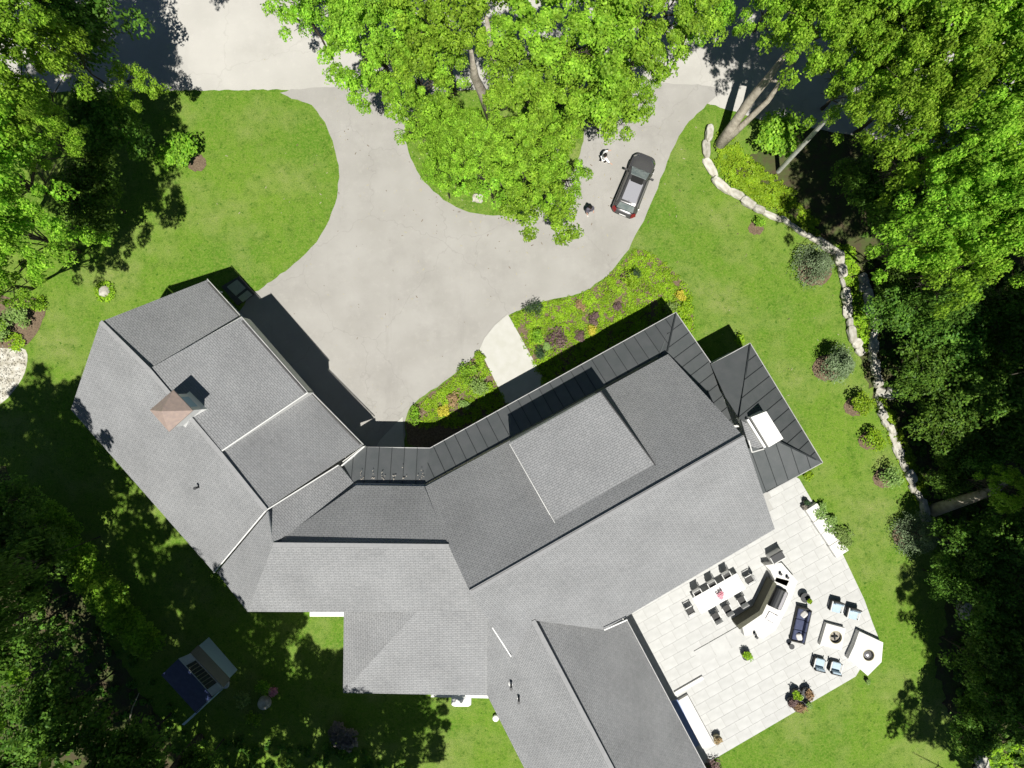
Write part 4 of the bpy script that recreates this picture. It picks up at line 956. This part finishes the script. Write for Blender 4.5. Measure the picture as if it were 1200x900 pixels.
grl = empty('gas_grill', G(914, 702), R(0), 'steel hooded gas grill set in the outdoor kitchen', 'grill')
grl.location = (*G(911, 701, 1.2).to_2d(), 1.03); grl.rotation_euler = (0, 0, D2(11, -25))
MB().bevbox((0, 0, .1), (1.5, .85, .2), .03).build('firebox', M['char'], grl)
MB().tube([(-.7, .05, .22), (.7, .05, .22)], .36, 14).build('hood', M['char'], grl)
MB().bevbox((0, -.36, .3), (1.4, .3, .3), .05, rx=-.35).build('hood_panel', M['steel'], grl)
MB().tube([(-.5, -.52, .3), (.5, -.52, .3)], .02, 6).build('handle', M['chrome'], grl)
for k in range(4): MB().lathe([(.035, 0), (.03, .04)], 8, c=(-.5 + k * .33, -.42, .12)).build('knob', M['chrome'], grl)
bn = empty('side_burner', G(904, 722), 0, 'flat steel side burner beside the grill', 'burner'); bn.location = (*G(904, 723, 1).to_2d(), 1.0); bn.rotation_euler = (0, 0, R(-28))
MB().bevbox((0, 0, .06), (.75, .6, .12), .03).build('lid', M['steel'], bn); MB().tube([(-.25, -.32, .1), (.25, -.32, .1)], .015, 6).build('handle', M['chrome'], bn)
fr = empty('grill_cabinet', G(912, 652), 0, 'dark cabinet with steel top at the end of the kitchen counter near the eave', 'cabinet'); fr.location = (*G(911, 653, .9).to_2d(), .13); fr.rotation_euler = (0, 0, TH)
MB().bevbox((0, 0, .45), (1.05, .65, .9), .03).build('body', M['siding'], fr); MB().box((0, .02, .92), (.95, .5, .05)).build('top', M['char'], fr); MB().box((0, .33, 1.0), (1.05, .05, .2)).build('back_panel', M['char'], fr)
for k, (x, y, lab) in enumerate([(914, 672, 'first'), (922, 676, 'second'), (884, 742, 'third'), (886, 746, 'fourth')]):
    g = G(x, y, 1.05); tag(MB().lathe([(.09, 0), (.11, .03), (.04, .06), (.05, .2), (.1, .28)], 10, c=(g.x, g.y, 1.03)).build('bowl', M['char']), ['small dark bowl on the upper counter, nearer the cabinet', 'small dark bowl on the upper counter, further from the cabinet', 'small dark bowl on the lower counter, nearer the grill', 'small dark bowl on the lower counter edge'][k], 'bowl')
# sofa
g, _ = frame(938, 732, .5, 0); so = empty('sofa', g, D2(-9, 41) + math.pi, 'long dark wicker sofa with navy cushions and white pillows', 'sofa')
MB().bevbox((0, -.38, .42), (2.55, .1, .84), .03).build('backrest', M['wicker'], so)
MB().bevbox((0, .05, .17), (2.5, .78, .3), .03).build('base', M['wicker'], so)
for sx in (-1, 1):
    MB().bevbox((sx * 1.24, .05, .32), (.1, .82, .6), .03).build('armrest', M['wicker'], so)
for k in range(3): MB().bevbox((-.79 + .79 * k, .06, .4), (.77, .72, .16), .05).build('seat_cushion', M['navy'], so)
for k in range(3): MB().bevbox((-.79 + .79 * k, -.27, .64), (.76, .16, .42), .05, rx=.15).build('back_cushion', M['navy'], so)
for sx, rz in ((-.85, .5), (.85, -.6)): MB().bevbox((sx, -.02, .58), (.5, .2, .4), .07, rz=rz, rx=.9).build('pillow', M['cream'], so)
def roundtable(px, py, r, lab, plant=False):
    g, _ = frame(px, py, .5, 0); t = empty('side_table', g, 0, lab, 'side table')
    MB().lathe([(r, .5), (r, .54)], 18).build('tabletop', M['char'], t); MB().lathe([(.05, 0), (.04, .5)], 8).build('pedestal', M['char'], t); MB().lathe([(r * .6, 0), (r * .6, .03)], 14).build('base', M['char'], t)
    return t
roundtable(943, 700, .36, 'small black round table at the upper end of the sofa'); roundtable(927, 757, .2, 'tiny black stool table at the lower end of the sofa')
def potplant(px, py, r, h, m, lab, pot='pot', z=.13, n=260, size=.12, base=0):
    g = G(px, py, z + base); g.z = z + base; t = empty('potted_plant', g, 0, lab, 'potted plant')
    MB().lathe([(r * .6, 0), (r * .8, h * .5), (r * .85, h * .55), (r * .7, h * .5)], 14).build('pot', M[pot], t)
    V = leafcloud([(rp.uniform(-.4, .4) * r, rp.uniform(-.4, .4) * r, h * .75) for _ in range(5)], [r * .6] * 5, n // 5, size, int(px + py), .9)
    o = bpy.data.objects.new('foliage', leafmesh('foliage', V, M[m])); COL.objects.link(o); o.parent = t; return t
potplant(947, 703, .22, .45, 'leaf_lime', 'small potted plant on the round table by the sofa', base=.54)
potplant(873, 766, .42, .8, 'leaf_lime', 'potted lime plant standing alone below the kitchen counter')
potplant(839, 863, .38, .9, 'leaf_tan', 'tan urn standing alone near the lower patio corner', 'claypot', n=120)
potplant(931, 810, .42, .9, 'leaf_lime', 'lime fountain grass pot, upper left of the pot cluster')
potplant(943, 809, .48, .9, 'leaf_tan', 'tan grass pot, upper right of the pot cluster')
potplant(926, 820, .45, .8, 'leaf_purple', 'reddish purple pot, left of the pot cluster')
potplant(934, 825, .55, .7, 'leaf_tan', 'broad rusty plant at the front of the pot cluster', n=420)
potplant(945, 823, .3, .6, 'leaf_hydrangea', 'small white flowering pot at the patio edge of the pot cluster')
potplant(943, 588, .28, .7, 'leaf_dark', 'dark pot at the head of the white seat wall', n=140); potplant(941, 594, .25, .5, 'leaf_dead', 'small grey pot beside the dark one at the seat wall', n=120); potplant(1015, 797, .2, .5, 'leaf_hydrangea', 'small pale plant at the foot of the wedge shaped planter', z=0)
shrub(835, 897, .9, .8, M['leaf_purple'], 'dark reddish shrub at the lowest patio corner', n=500)
# armchairs
def armchair():
    t = empty('armchair')
    MB().bevbox((0, .02, .2), (.78, .74, .22), .03).build('base', M['wicker'], t)
    MB().bevbox((0, .05, .39), (.66, .7, .17), .05).build('seat_cushion', M['skyblue'], t)
    MB().bevbox((0, -.36, .42), (.82, .1, .8), .03, rx=.1).build('backrest', M['wicker'], t)
    MB().bevbox((0, -.26, .66), (.66, .14, .42), .05, rx=.12).build('back_cushion', M['skyblue'], t)
    for sx in (-1, 1):
        MB().bevbox((sx * .41, 0, .56), (.09, .78, .05), .015).build('armrest', M['siding'], t)
        for sy in (-.32, .32): MB().box((sx * .4, sy, .27), (.05, .05, .54)).build('leg', M['wicker'], t)
    return t
ac = armchair(); first = True
for x, y, a, lab in [(980, 711, R(-14) + math.pi, 'armchair north of the fire pit, left of its pair'), (999.5, 719, R(-14) + math.pi, 'armchair north of the fire pit, nearest the lawn'), (960, 778, R(-14), 'armchair south of the fire pit, left of its pair'), (979, 782, R(-14), 'armchair south of the fire pit, nearest the wedge shaped planter')]:
    t = ac if first else dup(ac); first = False; g, _ = frame(x, y, .5, 0); t.location = g; t.rotation_euler = (0, 0, a); tag(t, 'pale blue cushioned ' + lab, 'armchair', 'armchairs round the fire pit')
def holeblock(name, outline, hole_c, hole_r, h, label, cat, m, inner, fill, fillz):
    c = G(*hole_c, h + .13); c.z = .13; t = empty(name, c, 0, label, cat)
    O = [G(x, y, h + .13).to_2d() - c.to_2d() for x, y in outline]; O = [Vector(p) for p in ccw([tuple(p) for p in O])]
    n = 28; Cc = [Vector((hole_r * math.cos(2 * math.pi * k / n), hole_r * math.sin(2 * math.pi * k / n))) for k in range(n)]
    def ray(d):
        best = None
        for i in range(len(O)):
            a, b = O[i], O[(i + 1) % len(O)]; e = b - a; den = d.x * e.y - d.y * e.x
            if abs(den) < 1e-9: continue
            s = (a.x * e.y - a.y * e.x) / den; u = (a.x * d.y - a.y * d.x) / den
            if s > 0 and -1e-6 <= u <= 1 + 1e-6 and (best is None or s < best): best = s
        return d * best
    ang = sorted([2 * math.pi * k / n for k in range(n)] + [math.atan2(p.y, p.x) % (2 * math.pi) for p in O]); m_ = len(ang)
    out = [ray(Vector((math.cos(a), math.sin(a)))) for a in ang]; inn = [Vector((hole_r * math.cos(a), hole_r * math.sin(a))) for a in ang]
    V = [(p.x, p.y, 0) for p in out] + [(p.x, p.y, h) for p in out] + [(p.x, p.y, h) for p in inn] + [(p.x, p.y, h - .4) for p in inn]
    Fc = []
    for k in range(m_):
        j = (k + 1) % m_
        for r_ in range(3): Fc.append((r_ * m_ + k, r_ * m_ + j, (r_ + 1) * m_ + j, (r_ + 1) * m_ + k))
    mk('surround', V, Fc, m, t)
    MB().lathe([(hole_r * 1.02, h - .12), (hole_r * 1.02, h + .015), (hole_r * .93, h + .015), (hole_r * .93, h - .12)], 28, cap=False).build('ring', M['claypot'], t)
    MB().lathe([(hole_r, fillz), (hole_r * .5, fillz + .03), (.01, fillz + .04)], 20).build(inner, M[fill], t)
    return t
fp = holeblock('fire_pit', [(968.5, 730.5), (991, 736.5), (986, 762), (961, 756)], (979.5, 747), .46, .42, 'square white stone fire pit with round ash filled bowl between the armchairs', 'fire pit', M['white_stone'], 'ash_bed', 'ash', .12)
rg = random.Random(2); 
for k in range(4): a = k * 1.6; MB().tube([(.25 * math.cos(a), .25 * math.sin(a), .2), (-.2 * math.cos(a), -.2 * math.sin(a), .3)], .05, 7).build('log', M['char'], fp)
pl = holeblock('stone_planter', [(1007, 740), (1035, 753), (1033, 776), (1017, 792), (994, 772), (1001, 757)], (1018, 768), .42, .55, 'wedge shaped white stone block with a round black kettle at the patio corner', 'grill stand', M['white_stone'], 'kettle_bed', 'char', .2)
MB().lathe([(.3, .3), (.28, .42), (.12, .52), (.03, .54)], 18).build('kettle_lid', M['steel'], pl)
# seat walls and copings
def low(name, pts, h, lab, cat='seat wall', m='white_stone'):
    t = MB().prism(ccw([tuple(G(x, y, h + .13).to_2d()) for x, y in pts]), .0, h + .13).build(name, M[m]); return tag(t, lab, cat)
sw = empty('seat_wall', G(965, 620), 0, 'white stone seat wall between the patio and the hydrangeas', 'seat wall')
for k in range(4):
    a = Vector((951 + 9.2 * k, 594 + 14 * k)); d = Vector((8.9, 13.5)); nn = Vector((6.6, -4.2)) * (1 + .06 * (k % 2))
    MB().prism(ccw([tuple(G(p.x, p.y, .6).to_2d()) for p in (a - nn, a + d - nn, a + d + nn, a + nn)]), 0, .58 + .02 * (k % 2)).build('stone', M['white_stone'], sw, True)
low('low_wall', [(790, 811.5), (823, 792.5), (825, 796), (792, 815.5)], .16, 'thin low white wall dividing the lower patio beside the house wing', 'low wall')
stp = empty('patio_step', G(840, 770), 0, 'pale stone step running from the kitchen counter to the low wall', 'step')
for k in range(3):
    a = Vector((818 + 18 * k, 772 - 10.2 * k)); d = Vector((17.5, -9.9)); nn = Vector((3.5, 6.3)) * 1.3
    MB().prism(ccw([tuple(G(p.x, p.y, .25).to_2d()) for p in (a - nn, a + d - nn, a + d + nn, a + nn)]), .1, .19 + .002 * k).build('stone', M['paver'], stp, True)
bs = empty('bench_slab', G(808, 850), 0, 'white slab bench with a blue cover strip along the house wing', 'bench')
MB().prism(ccw([tuple(G(x, y, .45).to_2d()) for x, y in [(794, 822), (806, 815), (838, 874), (821, 878)]]), .1, .42).build('slab', M['white_stone'], bs, True)
MB().prism(ccw([tuple(G(x, y, .5).to_2d()) for x, y in [(786, 822), (794, 820), (820, 873), (813, 877)]]), .425, .5).build('cover', M['bluecover'], bs, True)  # thin blue slab stands in for bluish eave shade on the white stone

# ------------------------------------------------------------------ parked car
def rrect(L0, L1, W, r, n=6, taper_f=0, taper_r=0):
    """rounded outline: x from L0 (rear) to L1 (front), half width W"""
    P = []
    for cx, cy, a0, tw in ((L1, 1, 0, taper_f), (L0, 1, 90, taper_r), (L0, -1, 180, taper_r), (L1, -1, 270, taper_f)):
        sx = -1 if cx == L1 else 1; w = W - tw
        for k in range(n + 1):
            a = R(a0 + 90 * k / n); P.append((cx + sx * r * (1.2) + r * 1.2 * math.cos(a), cy * (w - r) + r * math.sin(a)))
    return P
def loft(levels, name, m, parent, smooth=True):
    n = len(levels[0][0]); V = []
    for pts, z in levels: V += [(p[0], p[1], z if not callable(z) else z(p[0], p[1])) for p in pts]
    Fc = [(i * n + k, i * n + (k + 1) % n, (i + 1) * n + (k + 1) % n, (i + 1) * n + k) for i in range(len(levels) - 1) for k in range(n)]
    Fc.append(tuple(range(n - 1, -1, -1))); Fc.append(tuple((len(levels) - 1) * n + k for k in range(n)))
    return mk(name, V, Fc, m, parent, smooth=smooth)
ca = G(743.5, 217, .8); ca.z = .02
car = empty('parked_car', ca, D2(28, -69), 'charcoal grey SUV with silver roof and dark sunroof parked on the driveway edge', 'car')
hz = lambda x, y: 1.02 - max(0, x - .9) * .11 - .06 * y * y - max(0, -2.1 - x) * .2
loft([(rrect(-2.22, 2.28, .86, .38, taper_f=.05), .22), (rrect(-2.34, 2.4, .94, .45, taper_f=.06), .45), (rrect(-2.36, 2.4, .96, .5, taper_f=.08, taper_r=.02), .72), (rrect(-2.3, 2.3, .92, .5, taper_f=.08, taper_r=.03), lambda x, y: hz(x, y) - .08), (rrect(-2.2, 2.15, .84, .46, taper_f=.08, taper_r=.04), hz), (rrect(-2.0, 1.7, .5, .3), lambda x, y: hz(x, y) + .02)], 'body', M['carpaint'], car)
loft([(rrect(-2.08, 1.15, .84, .22), .99), (rrect(-1.98, .85, .79, .2), 1.2), (rrect(-1.72, .42, .69, .18), 1.56), (rrect(-1.66, .36, .66, .16), 1.6)], 'cabin', M['carpaint'], car)
def plate(name, pts, m, th=.02, par=car):
    n = len(pts); P = [Vector(p) for p in pts]; nrm = (P[1] - P[0]).cross(P[2] - P[0]).normalized() * th
    return mk(name, [p + nrm for p in P] + [p - nrm for p in P], [tuple(range(n)), tuple(range(2 * n - 1, n - 1, -1))] + [(n + i, n + (i + 1) % n, (i + 1) % n, i) for i in range(n)], m, par)
plate('windscreen', [(1.12, -.7, 1.05), (1.12, .7, 1.05), (.42, .58, 1.58), (.42, -.58, 1.58)], M['screen'])
plate('rear_window', [(-2.04, .64, 1.12), (-2.04, -.64, 1.12), (-1.72, -.56, 1.55), (-1.72, .56, 1.55)], M['screen'])
for s in (-1, 1):
    plate('side_window', [(.75, s * .815, 1.12), (-1.75, s * .815, 1.12), (-1.6, s * .7, 1.52), (.35, s * .7, 1.52)], M['glass'])
    plate('tail_light', [(-2.36, s * .62, .82), (-2.1, s * .9, .82), (-2.02, s * .84, 1.08), (-2.2, s * .6, 1.08)], M['red'], .05)
    plate('headlight', [(2.26, s * .5, .72), (2.0, s * .86, .76), (1.86, s * .8, .9), (2.12, s * .5, .9)], M['chrome'], .03)
    MB().bevbox((.78, s * 1.03, 1.0), (.16, .22, .14), .03).build('mirror', M['carpaint'], car)
    MB().tube([(.3, s * .66, 1.6), (.15, s * .66, 1.66), (-1.45, s * .66, 1.66), (-1.6, s * .66, 1.6)], .025, 6).build('roof_rail', M['char'], car)
    for wx in (-1.42, 1.45):
        wheel = MB().tube([(wx, s * .72, .33), (wx, s * .95, .33)], .33, 18).build('wheel', M['tyre'], car)
        MB().tube([(wx, s * .94, .33), (wx, s * .965, .33)], .21, 12).build('rim', M['chrome'], wheel)
MB().bevbox((-.75, 0, 1.615), (1.5, 1.06, .03), .012).build('roof_panel', M['carroof'], car)
MB().bevbox((.14, 0, 1.618), (.46, .88, .034), .012).build('sunroof', M['tyre'], car)
MB().bevbox((-2.3, 0, .62), (.16, 1.3, .18), .05).build('rear_bumper', M['chrome'], car)
MB().box((-2.37, 0, .82), (.04, .5, .12)).build('number_plate', M['white'], car)
for s in (-.3, .3): MB().tube([(1.14, s - .28, 1.07), (1.02, s + .25, 1.15)], .012, 4).build('wiper', M['tyre'], car)
MB().box((-1.45, 0, 1.66), (.05, .05, .1), tap=.4).build('aerial', M['char'], car)

# ------------------------------------------------------------------ people
def skinned(name, V, E, rad, m, parent, root=0, sub=1):
    me = bpy.data.meshes.new(name); me.from_pydata(V, E, []); me.materials.append(m)
    o = bpy.data.objects.new(name, me); COL.objects.link(o); o.parent = parent
    sk = o.modifiers.new('skin', 'SKIN'); sk.use_smooth_shade = True
    for i, r in enumerate(rad): me.skin_vertices[0].data[i].radius = (r, r)
    me.skin_vertices[0].data[root].use_root = True
    s = o.modifiers.new('sub', 'SUBSURF'); s.levels = sub; s.render_levels = sub
    return o
def person(px, py, face, label, top, legs, armpose, step=.16):
    """y forward. standing about 1.7 m"""
    g = G(px, py); g.z = .02; t = empty('person', g, face, label, 'person')
    V = [(0, 0, .95), (0, 0, 1.15), (0, .02, 1.38), (0, .03, 1.48), (0, .05, 1.58), (0, .05, 1.68)]
    E = [(0, 1), (1, 2), (2, 3), (3, 4), (4, 5)]; rd = [.13, .125, .14, .055, .095, .07]
    for s in (-1, 1):
        b = len(V); V += [(s * .1, 0, .86), (s * .11, s * step * .5 + .02, .48), (s * .11, s * step - .03, .09), (s * .12, s * step + .12, .04)]
        E += [(0, b), (b, b + 1), (b + 1, b + 2), (b + 2, b + 3)]; rd += [.1, .065, .045, .04]
        el_, wr = armpose[0 if s < 0 else 1]
        b = len(V); V += [(s * .19, .02, 1.4), el_, wr]; E += [(2, b), (b, b + 1), (b + 1, b + 2)]; rd += [.065, .045, .03]
        w_ = Vector(wr); d = (w_ - Vector(el_)).normalized(); sd2 = d.cross(Vector((0, 0, 1))).normalized() if abs(d.z) < .95 else Vector((0, 1, 0))
        pm = w_ + d * .08; c = len(V); V.append(tuple(pm)); E.append((b + 2, c)); rd.append(.034)
        for k in range(4):
            r0 = pm + sd2 * (k - 1.5) * .022 + d * .01; L = (.07, .085, .08, .06)[k]
            q0 = len(V); V += [tuple(r0 + d * L * .5), tuple(r0 + d * L + Vector((0, 0, -.02)))]; E += [(c, q0), (q0, q0 + 1)]; rd += [.01, .008]
        q0 = len(V); V += [tuple(w_ + d * .04 - sd2 * .045), tuple(w_ + d * .08 - sd2 * .06)]; E += [(c, q0), (q0, q0 + 1)]; rd += [.011, .009]
    skinned('body', V, E, rd, M['skin'], t)
    # face
    MB().box((0, .15, 1.58), (.03, .04, .045), tap=.5).build('nose', M['skin'], t)
    for s in (-1, 1):
        MB().lathe([(.012, -.012), (.016, 0), (.012, .012)], 8, c=(s * .035, .135, 1.61)).build('eye', M['hair'], t)
        MB().box((s * .098, .04, 1.6), (.02, .04, .06)).build('ear', M['skin'], t)
    MB().box((0, .14, 1.535), (.05, .015, .012)).build('mouth', M['red'], t)
    hr = leafcloud([(0, .02, 1.64), (0, -.03, 1.6)], [.115, .11], 200, .06, 3, 1.0, .2, .9); hh = bpy.data.objects.new('hair', leafmesh('hair', hr, M['hair'])); COL.objects.link(hh); hh.parent = t
    MB().lathe([(.1, 1.58), (.112, 1.64), (.09, 1.7), (.04, 1.73), (.005, 1.735)], 14, c=(0, .015, 0)).build('hair', M['hair'], t, smooth=True)
    Vs = [(0, 0, 1.0), (0, 0, 1.18), (0, .02, 1.36), (0, .02, 1.43)]; Es = [(0, 1), (1, 2), (2, 3)]; rs = [.21, .2, .22, .12]
    for s in (-1, 1):
        el_, wr = armpose[0 if s < 0 else 1]; b = len(Vs)
        Vs += [(s * .2, .02, 1.4), el_, tuple(Vector(el_).lerp(Vector(wr), .7))]; Es += [(2, b), (b, b + 1), (b + 1, b + 2)]; rs += [.12, .09, .07]
    skinned('shirt' if top == 'shirt' else 'jacket', Vs, Es, rs, M[top], t, 1)
    Vt = [(0, 0, .98), (0, 0, .9)]; Et = [(0, 1)]; rt_ = [.15, .14]
    for s in (-1, 1):
        b = len(Vt); Vt += [(s * .1, 0, .82), (s * .11, s * step * .5 + .02, .48), (s * .11, s * step - .03, .12)]; Et += [(1, b), (b, b + 1), (b + 1, b + 2)]; rt_ += [.115, .085, .065]
        MB().bevbox((s * .12, s * step + .04, .05), (.1, .27, .09), .025).build('shoe', M['shoe'], t)
    skinned('trousers', Vt, Et, rt_, M[legs], t, 1)
    return t
person(706, 190, R(-70), 'person in a white shirt with one arm stretched toward the car', 'shirt', 'trouser', [((-.34, .2, 1.3), (-.3, .45, 1.3)), ((.42, .1, 1.32), (.62, .22, 1.34))])
person(689, 249, R(200), 'person in a slate jacket and dark trousers standing on the driveway', 'jacket', 'trouser', [((-.27, .05, 1.12), (-.24, .22, .95)), ((.27, .03, 1.12), (.26, .2, .95))])
print('objects', len(bpy.data.objects))
